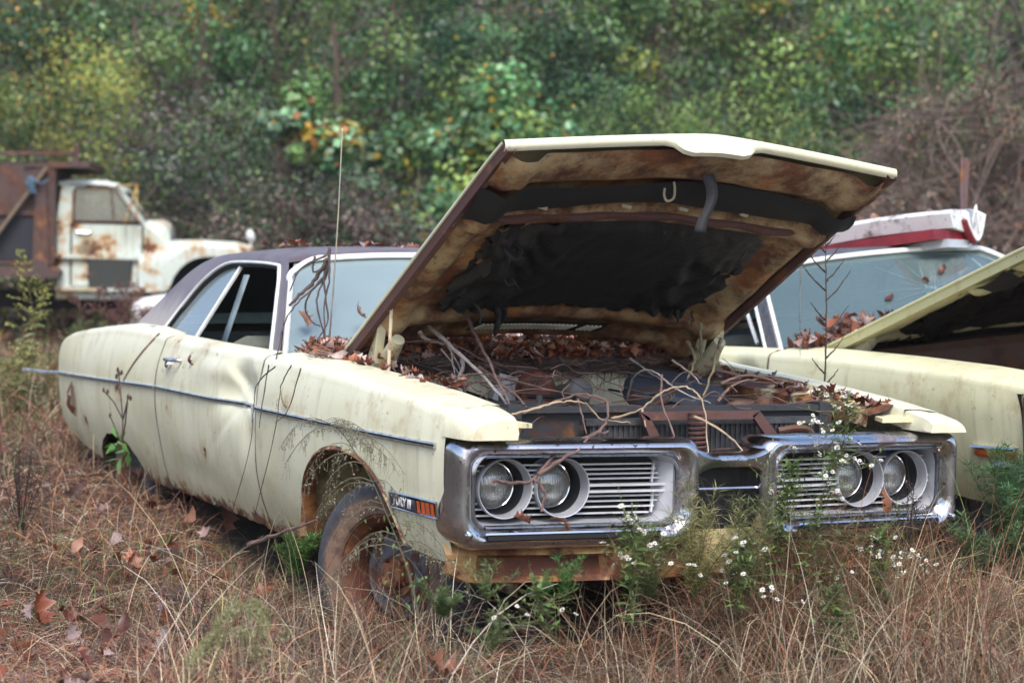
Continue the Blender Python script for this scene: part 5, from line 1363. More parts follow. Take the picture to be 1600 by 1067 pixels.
def aster(stem_pts, heads, label, seed, leafn=60, size=1.0):
    """stem_pts world path; heads = world centres of the flower clusters"""
    g = np.random.default_rng(seed); base = Vector(stem_pts[0])
    t = thing('aster_plant', label, 'wildflower', base, group='white asters growing before the sedans')
    n = NPM(); lf = NPM(); P = smoothpath([Vector(p)-base for p in stem_pts], 6)
    n.stick(P, .003, .0014, (.10, .085, .045))
    tips = []
    for h, cnt, sp in heads:
        h = Vector(h)-base; a = min(P, key=lambda q: (q-h).length+max(0, q.z-h.z)*2)
        mid = a.lerp(h, .5)+Vector((0, 0, -.02)); n.stick(smoothpath([a, mid, h], 4), .0016, .0008, (.11, .10, .05))
        for _ in range(cnt):
            q = h+Vector((g.normal(0, sp), g.normal(0, sp), g.normal(0, sp*.8)))
            n.stick([h, h.lerp(q, .5)+Vector((0, 0, -.006)), q], .0008, .0006, (.11, .11, .05)); tips.append(q)
            for _ in range(4):
                b = h.lerp(q, g.uniform(.2, .95)); lf.leaf(b, g.normal(0, 1, 3), g.uniform(.010, .02), .004, np.array([.12, .15, .05])*g.uniform(.7, 1.5), g)
    for _ in range(int(leafn*1.5)):
        b = P[int(g.uniform(.12, .98)*(len(P)-1))]; dv = g.normal(0, 1, 3); dv[2] = abs(dv[2])*.5
        lf.leaf(b, dv, g.uniform(.03, .07), .012, np.array([.12, .175, .055])*g.uniform(.6, 1.6), g)
    for _ in range(leafn//2):                                  # side shoots
        b = P[int(g.uniform(.25, .95)*(len(P)-1))]; e = b+Vector(g.normal(0, .06, 3)); e.z = b.z+abs(g.normal(0, .06)); n.stick([b, b.lerp(e, .5), e], .0012, .0007, (.12, .11, .05))
        for k in range(7): lf.leaf(b.lerp(e, g.uniform(.2, 1)), g.normal(0, 1, 3), g.uniform(.012, .03), .006, np.array([.11, .15, .05])*g.uniform(.7, 1.4), g)
    n.build('stem', bark_mat, t); lf.build('leaves', green_mat, t)
    toc = (CAM-base).normalized()
    for q in tips:
        f = bpy.data.objects.new('flower', FLOWER); COL.objects.link(f); f.parent = t; f.location = q
        d = Vector((g.normal(0, .5)+toc.x*.5, g.normal(0, .5)+toc.y*.5, .8+g.normal(0, .2))); f.rotation_euler = d.to_track_quat('Z', 'Y').to_euler()
        s = g.uniform(.75, 1.1)*size; f.scale = (s, s, s)
yA = -.30
def hd(L, y): return [(PX(u, v, 1, y+dy), c, sp) for u, v, c, sp, dy in L]
aster([PX(1262, 935, 1, yA), PX(1270, 850, 1, yA), PX(1290, 760, 1, yA), PX(1318, 690, 1, yA), PX(1322, 625, 1, yA)],
      hd([(1322, 622, 5, .018, 0), (1290, 610, 3, .012, .05), (1312, 640, 7, .022, 0), (1268, 655, 7, .02, .05), (1300, 665, 6, .02, 0), (1322, 690, 4, .02, 0), (1320, 715, 8, .022, 0), (1300, 735, 7, .02, 0), (1272, 712, 3, .014, .05), (1362, 725, 5, .02, 0), (1298, 770, 7, .018, 0)], yA), 'tallest white aster, its flower sprays before the far pair of headlights', 1, 90)
aster([PX(985, 985, 1, -.5), PX(985, 920, 1, -.5), PX(988, 860, 1, -.48), PX(985, 812, 1, -.45)],
      hd([(980, 808, 6, .02, 0), (990, 832, 7, .022, 0), (1020, 850, 7, .024, 0), (975, 872, 5, .02, 0), (945, 862, 4, .02, .1), (1040, 880, 3, .02, 0)], -.48), 'white aster below the inner edge of the near grille', 2, 80)
aster([PX(1385, 960, 1, -.3), PX(1380, 910, 1, -.3), PX(1375, 850, 1, -.28), PX(1374, 838, 1, -.28)],
      hd([(1374, 840, 5, .016, 0), (1372, 862, 7, .018, 0), (1350, 856, 3, .014, 0), (1405, 868, 8, .024, 0), (1425, 862, 6, .018, 0), (1400, 890, 5, .02, 0), (1445, 885, 5, .02, 0)], -.3), 'low white aster under the far grille, rightmost of the asters', 3, 70)
aster([PX(1150, 960, 1, -.42), PX(1152, 900, 1, -.42), PX(1160, 850, 1, -.4)],
      hd([(1155, 850, 7, .022, 0), (1160, 865, 5, .02, 0), (1190, 858, 5, .02, 0), (1140, 885, 3, .02, 0), (1092, 890, 3, .016, 0)], -.42), 'white aster before the middle of the chrome bumper', 4, 70)
aster([PX(860, 1000, 1, -.7), PX(850, 950, 1, -.7), PX(830, 915, 1, -.68)],
      hd([(825, 955, 2, .02, 0), (760, 955, 2, .02, 0), (880, 948, 2, .02, 0)], -.7), 'small sparse white aster in the dark gap under the near bumper corner', 5, 30, .9)
aster([PX(1310, 1030, 1, -.6), PX(1305, 985, 1, -.6), PX(1300, 915, 1, -.58)],
      hd([(1215, 918, 3, .02, 0), (1305, 900, 3, .02, 0), (1240, 945, 2, .02, 0), (1180, 925, 3, .02, .1)], -.6), 'sparse white aster nearest the bottom edge, below the far grille', 6, 80, .9)
aster([PX(1210, 930, 1, -.2), PX(1215, 850, 1, -.2), PX(1228, 780, 1, -.2), PX(1240, 720, 1, -.18)],
      hd([(1218, 745, 2, .014, 0), (1212, 768, 2, .012, 0), (1240, 705, 2, .012, 0), (1195, 760, 1, .01, 0)], -.2), 'leafy aster with few flowers climbing the inner side of the far loop', 7, 130)

# drooping dried weed before the front wheel
def droop_weed(name, path, sprays, label, cat, col, seed, spray_len=.16, seeds=22, grp=None, leafc=None, r=.004):
    g = np.random.default_rng(seed); base = Vector(path[0]); t = thing(name, label, cat, base, group=grp)
    st = NPM(); sp = NPM(); P = smoothpath([Vector(p)-base for p in path], 8); st.stick(P, r, r*.35, np.array(col)*.45)
    for k in range(sprays):
        i = int(g.uniform(.32, 1.0)*(len(P)-1)); b = P[i]
        side = 1 if k % 2 else -1; L = spray_len*g.uniform(.5, 1.25)*(1.25-.6*i/len(P))
        dx = (RGT*side*g.uniform(.5, 1)+FWD*g.normal(0, .35)).normalized()
        Q = [b+dx*(L*q)+Vector((0, 0, L*(.55*q-.95*q*q*1.2))) for q in (0, .2, .4, .6, .8, 1.0)]
        st.stick(Q, .0013, .0007, np.array(col)*.7)
        for _ in range(seeds):
            f = g.uniform(.15, 1); j = min(int(f*5), 4); q0 = Q[j].lerp(Q[j+1], f*5-j)
            ln = g.uniform(.012, .055)*(.4+f); e = q0+Vector((g.normal(0, .008), g.normal(0, .008), -ln))
            sp.stick([q0, q0.lerp(e, .5)+Vector((.003, 0, 0)), e], .0005, .0005, np.array(col)*.8)
            for w_ in range(4):
                c = np.array(col)*g.uniform(.7, 1.35); z = q0.lerp(e, g.uniform(.1, 1)); sp.leaf(z, g.normal(0, 1, 3), .0065, .0042, c, g)
    st.build('stem', bark_mat, t); sp.build('seed_sprays', leaf_mat, t)
    if leafc is not None:
        lf = NPM()
        for _ in range(70):
            b = P[int(g.uniform(.02, .5)*(len(P)-1))]; b = b+Vector(g.normal(0, .035, 3)); lf.leaf(b, g.normal(0, 1, 3)+np.array([0, 0, .5]), g.uniform(.012, .03), .008, np.array(leafc)*g.uniform(.6, 1.5), g)
        lf.build('leaves', green_mat, t)
    return t
droop_weed('dried_weed', [PX(u, v, 0, -1.22) for u, v in ((656, 968), (642, 905), (630, 868), (612, 822), (582, 752), (552, 702), (530, 672), (500, 655))], 34, 'dried arching weed with drooping seed sprays before the front wheel', 'weed', (.20, .18, .12), 5, .20, 14, leafc=(.11, .16, .05))
droop_weed('dried_weed', [PX(u, v, 0, -1.3) for u, v in ((395, 1015), (385, 985), (372, 950), (350, 930))], 22, 'olive-green feathery weed drooping low on the lower left grass', 'weed', (.30, .31, .13), 6, .13, 20)
droop_weed('dried_weed', [PX(u, v, 1, -.9) for u, v in ((330, 1060), (345, 1010), (370, 960), (390, 935))], 18, 'second feathery olive weed left of the one drooping on the lower left', 'weed', (.27, .27, .13), 16, .12, 18)

# thin seed-headed stalk before the rear quarter
m = MB(); SXq = -1.1; base = PX(190, 735, 0, SXq)
def bq(u, v): return PX(u, v, 0, SXq)-base
t = thing('seed_stalk', 'thin dark stalk with forked seed heads standing before the rear quarter panel', 'weed', base)
for P in ([(190, 735), (192, 660), (190, 630), (186, 585)], [(192, 655), (178, 628), (162, 610)], [(192, 655), (196, 640), (200, 622)], [(189, 690), (180, 668), (172, 650)], [(191, 690), (196, 660), (199, 628)]): m.tube([bq(*q) for q in P], .0035, 5)
m.build('stem', tw_dark, t); m = MB()
for u, v in ((186, 584), (182, 588), (190, 582), (184, 578), (162, 609), (168, 612), (200, 620), (204, 622), (172, 649)):
    q = bq(u, v); m.lathe([(.001, .014), (.006, .006), (.007, -.003), (.002, -.012)], 7, Matrix.Translation(q))
m.build('seed_heads', tw_dark, t)['kind'] = 'stuff'
lf = NPM(); g = np.random.default_rng(5)
for _ in range(16): lf.leaf(bq(188+g.normal(0, 7), 700+g.normal(0, 12)), g.normal(0, 1, 3), .07, .03, np.array([.10, .22, .05])*g.uniform(.8, 1.6), g)
lf.build('leaves', green_mat, t)

# feathery green seedlings
def feather(base, h, w_, label, seed, col=(.09, .17, .05), n=9, cat='seedling', name='feathery_seedling', grp=None, fine=26):
    g = np.random.default_rng(seed); t = thing(name, label, cat, base, group=grp); st = NPM(); lf = NPM()
    for k in range(n):
        a = g.uniform(0, 6.28); hh = h*g.uniform(.55, 1.0); rr_ = w_*g.uniform(.1, .5)
        P = smoothpath([Vector((0, 0, 0)), Vector((rr_*.4*math.cos(a), rr_*.4*math.sin(a), hh*.5)), Vector((rr_*math.cos(a), rr_*math.sin(a), hh))], 6)
        st.stick(P, .0018, .0008, (.10, .11, .05))
        for i, p in enumerate(P[2:]):
            for _ in range(fine):
                d = g.normal(0, 1, 3); d[2] = abs(d[2])*.6+.2
                lf.leaf(p+Vector(g.normal(0, .004, 3)), d, g.uniform(.02, .05)*(h/.3)**.5, .0026, np.array(col)*g.uniform(.55, 1.6), g, .1)
    st.build('stem', bark_mat, t); lf.build('leaves', green_mat, t); return t
def gp2(u, v, z=.13): p = PX(u, v, 2, z); return Vector((p.x, p.y, ground(p.x, p.y)))
feather(PX(880, 938, 1, -.45), .13, .13, 'bright green pine-like seedling under the near grille', 1, (.08, .19, .05), 5, fine=11)
feather(PX(845, 940, 1, -.40), .09, .09, 'second small pine-like seedling left of the bright green one', 2, (.08, .18, .05), 5, fine=11)
feather(PX(462, 905, 0, -1.05), .18, .20, 'bushy bright green feathery weed behind the front wheel', 3, (.09, .17, .04), 13, 'weed', 'feathery_weed')
feather(PX(1578, 905, 1, .10), .46, .36, 'tall soft green feathery weed at the right edge before the far sedan', 4, (.075, .15, .06), 22, 'weed', 'feathery_weed', fine=34)
feather(PX(1530, 910, 1, -.1), .22, .3, 'lower green feathery weed left of the tall one at the right edge', 8, (.075, .13, .05), 14, 'weed', 'feathery_weed')
feather(PX(690, 965, 0, -1.3), .09, .14, 'small green weed at the foot of the front wheel', 9, (.10, .14, .05), 6, 'weed', 'feathery_weed')
feather(PX(760, 940, 1, -.55), .13, .25, 'pale green weed below the rusty front panel', 11, (.12, .17, .06), 7, 'weed', 'feathery_weed', fine=6)

feather(PX(1085, 935, 1, -.32), .34, .34, 'pale straw-green weed clump hiding the middle of the lower front panel', 12, (.24, .23, .09), 20, 'weed', 'feathery_weed', fine=9)
feather(PX(1165, 940, 1, -.28), .32, .30, 'grey-green weed clump under the inner edge of the far grille', 13, (.15, .17, .07), 16, 'weed', 'feathery_weed', fine=10)
feather(PX(1290, 930, 1, -.25), .28, .34, 'brownish weed clump under the far headlights', 14, (.20, .15, .075), 18, 'weed', 'feathery_weed', fine=8)
feather(PX(1010, 945, 1, -.4), .26, .26, 'olive weed clump left of the pale straw-green one', 15, (.14, .16, .06), 14, 'weed', 'feathery_weed', fine=9)
feather(PX(770, 1015, 1, -.9), .12, .26, 'thin green weed tuft at the bottom under the near bumper corner', 17, (.12, .16, .06), 6, 'weed', 'feathery_weed', fine=6)

# goldenrod at the left and reddish dead weeds beside the dump truck
def goldenrod(base, h, label, seed, leafc, plume, n=1, cat='weed', name='goldenrod', lean=.05, sc=1.0):
    g = np.random.default_rng(seed); t = thing(name, label, cat, base); st = NPM(); lf = NPM(); pl = NPM()
    for k in range(n):
        b = Vector((g.normal(0, .07)*(n > 1)*sc, g.normal(0, .07)*(n > 1)*sc, 0)); hh = h*g.uniform(.75, 1) if k else h
        P = smoothpath([b, b+Vector((g.normal(0, lean), 0, hh*.5)), b+Vector((g.normal(0, lean*1.5), 0, hh))], 10); st.stick(P, .004*sc, .002*sc, np.array([.13, .11, .05]))
        for i, p in enumerate(P):
            f = i/(len(P)-1)
            if f < .7:
                for _ in range(6): d = g.normal(0, 1, 3); d[2] = .3; lf.leaf(p, d, g.uniform(.05, .12)*sc, .022*sc, np.array(leafc)*g.uniform(.6, 1.5), g, .4)
            else:
                for _ in range(4):
                    d = Vector(g.normal(0, 1, 3)); d.z = abs(d.z)*.3; d.normalize(); L = (.04+.16*(1-f)/.3)*g.uniform(.6, 1.1)*sc; q = p+d*L+Vector((0, 0, L*.2)); pl.stick([p, p.lerp(q, .5)+Vector((0, 0, .02)), q], .001*sc, .001*sc, np.array(plume)*.6)
                    for _ in range(16): pl.leaf(p.lerp(q, g.uniform(.2, 1))+Vector((0, 0, .01)), g.normal(0, 1, 3), .016*sc, .010*sc, np.array(plume)*g.uniform(.6, 1.5), g)
    st.build('stem', bark_mat, t); lf.build('leaves', green_mat, t); pl.build('plume', leaf_mat, t); return t
def far(u, d): 
    l = (u-800)/FPX*d; x, y = cam_xy(d, l); return Vector((x, y, ground(x, y)))
goldenrod(far(52, 13.2), 1.18, 'tall goldenrod gone to seed standing left of the dump truck door', 1, (.20, .24, .10), (.36, .36, .10), 2, sc=.9)
goldenrod(far(8, 13), .66, 'goldenrod with one bright yellow head at the left edge', 2, (.16, .20, .08), (.62, .48, .03), 1, sc=.8)
goldenrod(far(172, 17), .95, 'reddish-brown dead weeds standing against the dump truck running board', 3, (.13, .055, .045), (.17, .075, .06), 9, lean=.12)
goldenrod(far(30, 12.2), .55, 'olive-green leafy weeds in the grass at the left edge', 4, (.15, .19, .07), (.28, .27, .10), 5, lean=.1)
goldenrod(far(110, 14.5), .62, 'thin green weeds behind the tail of the front sedan', 5, (.12, .15, .05), (.22, .20, .09), 5, lean=.1)
goldenrod(far(140, 20), .6, 'low green weeds under the dump truck cab', 6, (.09, .14, .04), (.12, .15, .05), 6, lean=.1)
goldenrod(far(222, 18), .80, 'reddish dead weeds standing before the hidden white car', 8, (.12, .055, .045), (.16, .075, .06), 10, lean=.14)
goldenrod(far(235, 16), .62, 'brown seed stalks just behind the trunk of the front sedan', 7, (.12, .08, .05), (.20, .12, .08), 6, lean=.1)
def dark_weed(base, h, label, seed, n=16):
    g = np.random.default_rng(seed); t = thing('dark_weed', label, 'weed', base); st = NPM(); sd_ = NPM()
    for k in range(n):
        a = g.uniform(0, 6.28); r_ = g.uniform(.02, .16)*h/.4; hh = h*g.uniform(.5, 1)
        P = smoothpath([Vector((0, 0, 0)), Vector((r_*.5*math.cos(a), r_*.5*math.sin(a), hh*.55)), Vector((r_*math.cos(a), r_*math.sin(a), hh))], 5); st.stick(P, .0022, .001, (.035, .025, .022))
        for p in P[4:]:
            for _ in range(3):
                q = p+Vector((g.normal(0, .02), g.normal(0, .02), abs(g.normal(0, .02)))); st.stick([p, p.lerp(q, .5), q], .001, .0007, (.04, .03, .025))
                sd_.leaf(q, g.normal(0, 1, 3), .009, .006, np.array([.07, .05, .04])*g.uniform(.6, 1.5), g)
    st.build('stem', bark_mat, t); sd_.build('seed_heads', leaf_mat, t)['kind'] = 'stuff'
dark_weed(gp2(32, 845), .40, 'dark branching dead weed at the far lower left', 1, 20)
dark_weed(gp2(1500, 880), .34, 'blackish dead weed between the chrome bumper and the far sedan', 2, 16)
dark_weed(gp2(1110, 905), .26, 'blackish dead weed under the bumper centre', 3, 12)
dark_weed(gp2(1440, 960), .30, 'dark dead weed in front of the far bumper corner', 4, 14)
dark_weed(gp2(290, 1030), .26, 'thin dark dead weed at the bottom left', 5, 6)
dark_weed(gp2(1095, 1040), .22, 'thin dark dead weed at the bottom, right of centre', 6, 8)
dark_weed(PX(1420, 850, 1, -.12), .22, 'wiry dark weed growing before the far bumper', 7, 6)
# ------------------------------------------------------------------ thickets and trees at the back
GREEN_A = [(.042, .105, .034), (.062, .140, .042), (.088, .165, .048), (.026, .068, .032), (.13, .20, .05)]
GREEN_B = [(.070, .155, .055), (.105, .22, .10), (.042, .11, .045), (.16, .29, .16), (.09, .17, .045), (.15, .21, .05)]
YELLOW = [(.42, .30, .03), (.36, .28, .05), (.45, .26, .04)]
OLIVE = [(.11, .16, .035), (.17, .205, .04), (.07, .125, .036), (.05, .095, .032), (.24, .235, .05)]
PURPLE = [(.10, .068, .066), (.06, .06, .045), (.042, .07, .042), (.12, .085, .08), (.065, .105, .05), (.03, .042, .032)]
BROWN = [(.17, .12, .095), (.13, .095, .078), (.23, .17, .14), (.10, .09, .06), (.11, .12, .065), (.08, .07, .05)]
ORANGE = [(.30, .10, .04), (.36, .15, .05), (.22, .075, .04)]

def crown_leaves(g, w_, d_, h, z0, nclump, nleaf, size, cols, accent=None, acc_p=.03, up=.35, oval=.55, rcl=(.12, .26), acc_clump=.0):
    """leaf-sized faces spread through many clumps inside the crown's volume"""
    cl = []
    while len(cl) < nclump:
        p = g.uniform(-1, 1, 3); r = np.linalg.norm(p)
        if .35 < r < 1.0: cl.append(p)
    cl = np.array(cl)*np.array([w_/2, d_/2, h/2])*.86+np.array([0, 0, z0+h/2])
    rc = g.uniform(*rcl, nclump)*min(w_, h); tone = .45+1.5*g.random(nclump)**1.4; hue = g.integers(0, len(cols), nclump)
    k = g.integers(0, nclump, nleaf)
    dv = g.normal(0, 1, (nleaf, 3)); dv /= np.linalg.norm(dv, axis=1)[:, None]
    rad_ = rc[k]*(.35+.75*g.random(nleaf)**.6)
    P = cl[k]+dv*rad_[:, None]*np.array([1.15, 1.15, .85])
    P[:, 2] = np.maximum(P[:, 2], .03)
    nrm = dv+g.normal(0, .55, (nleaf, 3))+np.array([0, 0, up]); nrm /= np.linalg.norm(nrm, axis=1)[:, None]
    t1 = np.cross(nrm, g.normal(0, 1, (nleaf, 3))); t1 /= np.linalg.norm(t1, axis=1)[:, None]; t2 = np.cross(nrm, t1)
    L = size[0]+(size[1]-size[0])*g.random(nleaf); W = L*oval
    V = np.stack([P-t1*L[:, None]*.5, P+t2*W[:, None]*.5+nrm*L[:, None]*.08, P+t1*L[:, None]*.5, P-t2*W[:, None]*.5+nrm*L[:, None]*.08], 1).reshape(-1, 3)
    F = np.arange(nleaf*4).reshape(-1, 4)
    ci = np.where(g.random(nleaf) < .9, hue[k], g.integers(0, len(cols), nleaf))
    c = np.array(cols)[ci]*(1.12*tone[k]*g.uniform(.8, 1.2, nleaf))[:, None]
    if accent is not None:
        ac = g.random(nleaf) < acc_p
        if acc_clump: ac |= (g.random(nclump) < acc_clump)[k] & (g.random(nleaf) < .55)
        c[ac] = np.array(accent)[g.integers(0, len(accent), ac.sum())]*g.uniform(.6, 1.2, (ac.sum(), 1))
    return V, F, np.repeat(np.clip(c, .003, 1), 4, 0), cl

def tree_trunk(g, base_r, cl, z0, h, w_, name, t, many=1, col=(.09, .065, .05), twigs=0):
    st = NPM()
    for k in range(many):
        b = np.array([g.normal(0, w_*.12), g.normal(0, w_*.08), -.1]) if many > 1 else np.array([0, 0, -.1])
        top = np.array([b[0]*1.6+g.normal(0, w_*.06), b[1]*1.6, z0+h*.55])
        P = smoothpath([Vector(b), Vector((b+top)/2+g.normal(0, w_*.03, 3)), Vector(top)], 5); st.stick(P, base_r, base_r*.4, col)
        for j in g.choice(len(cl), min(len(cl), 14), replace=False):
            a = P[int(g.uniform(.3, 1)*(len(P)-1))]; e = Vector(cl[j]); mid = a.lerp(e, .5)+Vector((0, 0, -.06*w_))
            st.stick(smoothpath([a, mid, e], 4), base_r*.4, base_r*.12, col)
    for _ in range(twigs):
        a = Vector(cl[g.integers(len(cl))]); q = a+Vector(g.normal(0, 1, 3))*.35*min(w_, h)*.6+Vector((0, 0, -.1)); st.stick(smoothpath([a, a.lerp(q, .5)+Vector(g.normal(0, .08, 3)), q], 4), .007, .003, np.array(col)*g.uniform(.7, 2.2))
    return st.build(name, bark_mat, t)

LEAFFAR = M_tint('far_leaf', .42, .15, .5)
def shrub(name, label, cat, u, d, w_, h, cols, nleaf, size, seed, z0=.0, nclump=40, accent=None, acc_p=.03, up=.35, grp=None, oval=.55, many=4, thick=None, base_r=.035, twigs=0, barkc=(.09, .065, .05), rcl=(.09, .23), acc_clump=0):
    g = np.random.default_rng(seed); l = (u-800)/FPX*d; x, y = cam_xy(d, l)
    t = thing(name, label, cat, (x, y, ground(x, y)+bank(x, y)), (0, 0, YAW), grp)
    fine = oval < .8; nleaf = int(nleaf*(1.45 if fine else 1.1)); size = tuple(q*(.85 if fine else 1.0) for q in size)
    V, F, c, cl = crown_leaves(g, w_, thick or w_*.8, h, z0, int(nclump*.75), nleaf, size, cols, accent, acc_p, up, oval, rcl, acc_clump)
    np_mesh('crown', V, F, LEAFFAR, t, c, smooth=False)
    tree_trunk(g, base_r, cl, z0, h, w_, 'trunk', t, many, barkc, twigs)
    return t

# bramble thicket along the front, purple-brown with small green leaves
BR = 'brambles and shrubs of the front thicket'
shrub('bramble_thicket', 'purple-brown bramble thicket with small green leaves directly behind the dump truck hood', 'thicket', 330, 28.5, 3.6, 3.9, PURPLE, 11000, (.05, .11), 101, nclump=70, accent=GREEN_A[1:]+[(.14, .19, .05)], acc_p=.28, twigs=260, many=8, base_r=.02, grp=BR, barkc=(.07, .05, .045))
shrub('bramble_thicket', 'dark bramble thicket with orange-leaved sprays right of the radio mast', 'thicket', 575, 27.6, 2.6, 2.6, PURPLE, 8000, (.05, .10), 102, nclump=50, accent=[(.28, .15, .09), (.22, .10, .07), (.34, .19, .11)], acc_p=.12, acc_clump=.10, twigs=240, many=8, base_r=.02, grp=BR, barkc=(.10, .07, .06))
shrub('bramble_thicket', 'brown tangled thicket left of the hood edge, below the kudzu', 'thicket', 450, 27.3, 2.7, 3.1, PURPLE+BROWN[:2], 10000, (.045, .09), 103, nclump=50, accent=GREEN_A, acc_p=.2, twigs=240, many=8, base_r=.02, grp=BR, barkc=(.085, .06, .055))
shrub('bramble_thicket', 'dim bramble thicket behind the dump truck bed', 'thicket', 60, 30.5, 3.0, 3.0, PURPLE+OLIVE[:2], 8000, (.05, .10), 104, nclump=50, accent=YELLOW, acc_p=.03, twigs=120, many=6, base_r=.02, grp=BR)
shrub('goldenrod_shrub', 'yellow-flecked olive shrub above the dump truck cab', 'shrub', 120, 31.5, 3.3, 4.9, OLIVE, 13000, (.045, .10), 105, nclump=70, accent=YELLOW, acc_p=.07, acc_clump=.08, twigs=60, grp=BR)
shrub('goldenrod_shrub', 'olive shrub with orange-yellow flecks at the upper left edge', 'shrub', -10, 31.5, 2.6, 4.2, OLIVE, 10000, (.045, .10), 106, nclump=56, accent=YELLOW, acc_p=.07, acc_clump=.06, twigs=60, grp=BR)
shrub('vine_mound', 'blue-green vine mound with yellow leaves at its tip, right of the bramble thicket', 'vine', 475, 27.2, 1.2, 1.2, GREEN_B, 1900, (.07, .15), 107, z0=2.5, nclump=18, accent=YELLOW+ORANGE[:2], acc_p=.10, acc_clump=.12, oval=.85, grp=BR, twigs=30)
shrub('vine_mound', 'leafy green vine curtain left of the raised hood', 'vine', 610, 29.5, 2.2, 3.6, GREEN_B+GREEN_A[:2], 7500, (.06, .14), 108, nclump=44, accent=YELLOW, acc_p=.05, oval=.85, grp=BR, twigs=40)
shrub('vine_mound', 'bright vine mound with big pale leaves and yellow ones above the raised hood', 'vine', 790, 29, 3.0, 4.2, GREEN_B, 10000, (.06, .15), 109, nclump=56, accent=YELLOW, acc_p=.06, acc_clump=.03, oval=.85, grp=BR, twigs=40)
shrub('evergreen_shrub', 'fine-leaved dark green shrub right of the vine mound', 'shrub', 985, 29.5, 2.9, 4.6, GREEN_A+OLIVE[:1], 15000, (.03, .075), 110, nclump=80, grp=BR)
shrub('evergreen_shrub', 'fine-leaved yellow-green shrub above the far corner of the raised hood', 'shrub', 1185, 28.5, 2.8, 4.3, OLIVE+GREEN_A, 15000, (.03, .075), 111, nclump=80, grp=BR)
shrub('evergreen_shrub', 'low pale-leaved shrub just behind the far hood corner', 'shrub', 1335, 26.5, 1.3, 2.5, GREEN_B[:3]+OLIVE, 2600, (.06, .13), 112, nclump=30, grp=BR, oval=.7)
shrub('bare_thicket', 'bare brown tangle with orange dead leaves at the right edge', 'thicket', 1500, 24, 2.6, 4.0, BROWN, 12000, (.03, .07), 113, nclump=80, accent=ORANGE, acc_p=.16, acc_clump=.05, twigs=1500, many=12, base_r=.009, barkc=(.13, .095, .08), grp=BR)
shrub('bare_thicket', 'leafless brown thicket behind the white panel on the far roof', 'thicket', 1410, 26, 2.0, 3.0, BROWN, 8000, (.03, .06), 114, nclump=46, accent=ORANGE, acc_p=.06, twigs=1000, many=10, base_r=.009, barkc=(.12, .09, .075), grp=BR)
shrub('bare_thicket', 'brown tangle half out of the frame at the far right', 'thicket', 1640, 25, 2.4, 4.4, BROWN, 10000, (.03, .07), 115, nclump=50, accent=ORANGE, acc_p=.08, twigs=1000, many=10, base_r=.009, barkc=(.12, .09, .075), grp=BR)
# taller trees on the bank
TR = 'trees on the bank behind the thicket'
specs = [(-120, 37, 4.6, 6.6, GREEN_A, 'dark green tree at the top left corner'), (70, 38, 4.4, 6.4, OLIVE+GREEN_A, 'olive tree behind the yellow-flecked shrubs'), (260, 36, 4.2, 6.6, GREEN_A+GREEN_B[:2], 'mid-green tree above the bramble thicket'),
         (430, 37.5, 4.2, 7.0, GREEN_A+GREEN_B[:1], 'deep green tree above the yellow-tipped vine mound'), (600, 36, 4.0, 6.6, GREEN_A, 'dark green tree between the two vine mounds'), (760, 38, 4.4, 7.0, GREEN_B[:3]+GREEN_A, 'green tree behind the bright vine mound'),
         (930, 37, 4.0, 6.6, GREEN_A, 'dark tree behind the fine-leaved shrub'), (1080, 35.5, 4.0, 6.8, GREEN_A+OLIVE[:2], 'tall green tree above the raised hood centre'), (1250, 36.5, 4.2, 6.8, OLIVE+GREEN_A, 'yellowish-green tree above the far hood corner'),
         (1400, 34, 3.6, 6.4, GREEN_A+OLIVE[:1], 'dark green tree left of the bare tangle'), (1560, 36, 4.4, 6.6, GREEN_A[:3]+BROWN[:2], 'dim brownish tree behind the bare tangle'), (1720, 36, 4.4, 6.6, GREEN_A+BROWN[:1], 'tree cut off by the right edge')]
for i, (u, d, w_, h, cols, lb) in enumerate(specs):
    shrub('broadleaf_tree', lb, 'tree', u, d, w_, h, cols, 9500, (.06, .15), 200+i, z0=-.2, nclump=64, accent=YELLOW, acc_p=.01, acc_clump=.03, grp=TR, many=2, base_r=.08, thick=3.0, oval=.65)
# undergrowth clothing the bank, and woods beyond
g = np.random.default_rng(77); n = 62000
d = 30.5+g.random(n)*16; l = (g.random(n)*2-1)*(.45*d+1); x = CAM.x+.4313*d+.9022*l; y = CAM.y+.9022*d-.4313*l
kk = np.clip(d-31, 0, None); z = np.minimum(9, np.where(kk > 2, .42*kk, .105*kk*kk))+g.random(n)**2*.9
nr = g.normal(0, .6, (n, 3))+np.array([-.3, -.6, .7]); nr /= np.linalg.norm(nr, axis=1)[:, None]; t1 = np.cross(nr, g.normal(0, 1, (n, 3))); t1 /= np.linalg.norm(t1, axis=1)[:, None]; t2 = np.cross(nr, t1)
P = np.stack([x, y, z], 1); L = (.06+.12*g.random(n))[:, None]
V = np.stack([P-t1*L*.6, P+t2*L*.35, P+t1*L*.6, P-t2*L*.35], 1).reshape(-1, 3)
pal = np.array(GREEN_A+PURPLE+OLIVE[:2]); c = pal[g.integers(0, len(pal), n)]*g.uniform(.5, 1.2, (n, 1))
tag(np_mesh('undergrowth', V, np.arange(4*n).reshape(-1, 4), LEAFFAR, None, np.repeat(np.clip(c, .003, 1), 4, 0), smooth=False), 'dark undergrowth covering the bank between the trees', 'undergrowth', kind='stuff')

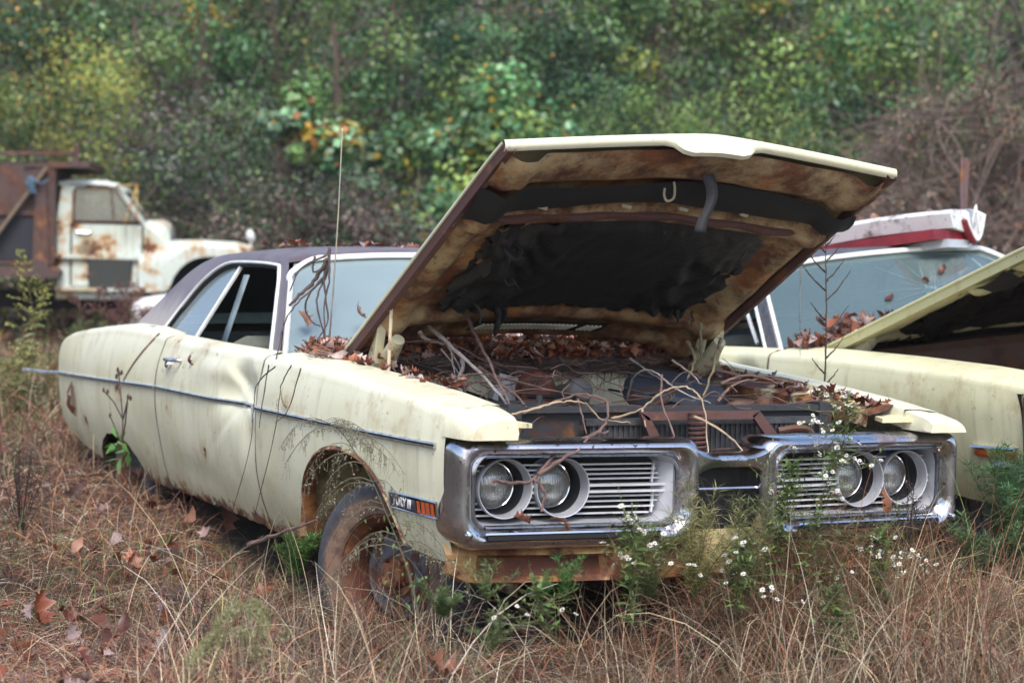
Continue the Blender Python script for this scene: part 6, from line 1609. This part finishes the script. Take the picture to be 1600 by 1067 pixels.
# ------------------------------------------------------------------ thin misty air over the whole yard
hb = MB(); c0 = Vector((CAM.x+.4313*30, CAM.y+.9022*30, 0)); hb.box((c0.x, c0.y, 6.5), (150, 150, 17))
hz = hb.build('haze', soil, smooth=False)
hm = bpy.data.materials.new('misty_air'); hm.use_nodes = True; ht = hm.node_tree; ht.nodes.remove(ht.nodes['Principled BSDF'])
pv = ht.nodes.new('ShaderNodeVolumePrincipled'); pv.inputs['Color'].default_value = (.93, .95, .97, 1); pv.inputs['Density'].default_value = .0005; pv.inputs['Anisotropy'].default_value = .1
ht.links.new(pv.outputs[0], ht.nodes['Material Output'].inputs['Volume']); hz.data.materials[0] = hm
tag(hz, kind='stuff'); tag(hz, 'thin pale mist hanging between the cars and the wooded bank', 'haze')

# ------------------------------------------------------------------ pieces that sit apart become parts of their own
def split_loose(o):
    me = o.data; n = len(me.vertices); par = list(range(n))
    def fd(i):
        while par[i] != i: par[i] = par[par[i]]; i = par[i]
        return i
    for e in me.edges:
        a, b = fd(e.vertices[0]), fd(e.vertices[1])
        if a != b: par[a] = b
    groups = {}
    for p in me.polygons: groups.setdefault(fd(p.vertices[0]), []).append(list(p.vertices))
    if len(groups) < 2: return
    for k, fs in enumerate(groups.values()):
        ids = sorted({i for f in fs for i in f}); ix = {v: j for j, v in enumerate(ids)}
        m2 = bpy.data.meshes.new(me.name); m2.from_pydata([tuple(me.vertices[i].co) for i in ids], [], [[ix[i] for i in f] for f in fs]); m2.update()
        m2.polygons.foreach_set('use_smooth', [True]*len(m2.polygons)); m2.set_sharp_from_angle(angle=rad(40)); m2.materials.append(me.materials[0])
        if k == 0: o.data = m2
        else:
            c = o.copy(); c.data = m2; COL.objects.link(c)
for o in list(COL.objects):
    if o.type == 'MESH' and o.name.split('.')[0] in ('hood_flange', 'fender_rail', 'bumper_rib', 'lamp_recess', 'rubber_insert', 'rubber_stop', 'badge_stripe', 'hose', 'torn_wool', 'tip_bracket', 'heater_box'): split_loose(o)
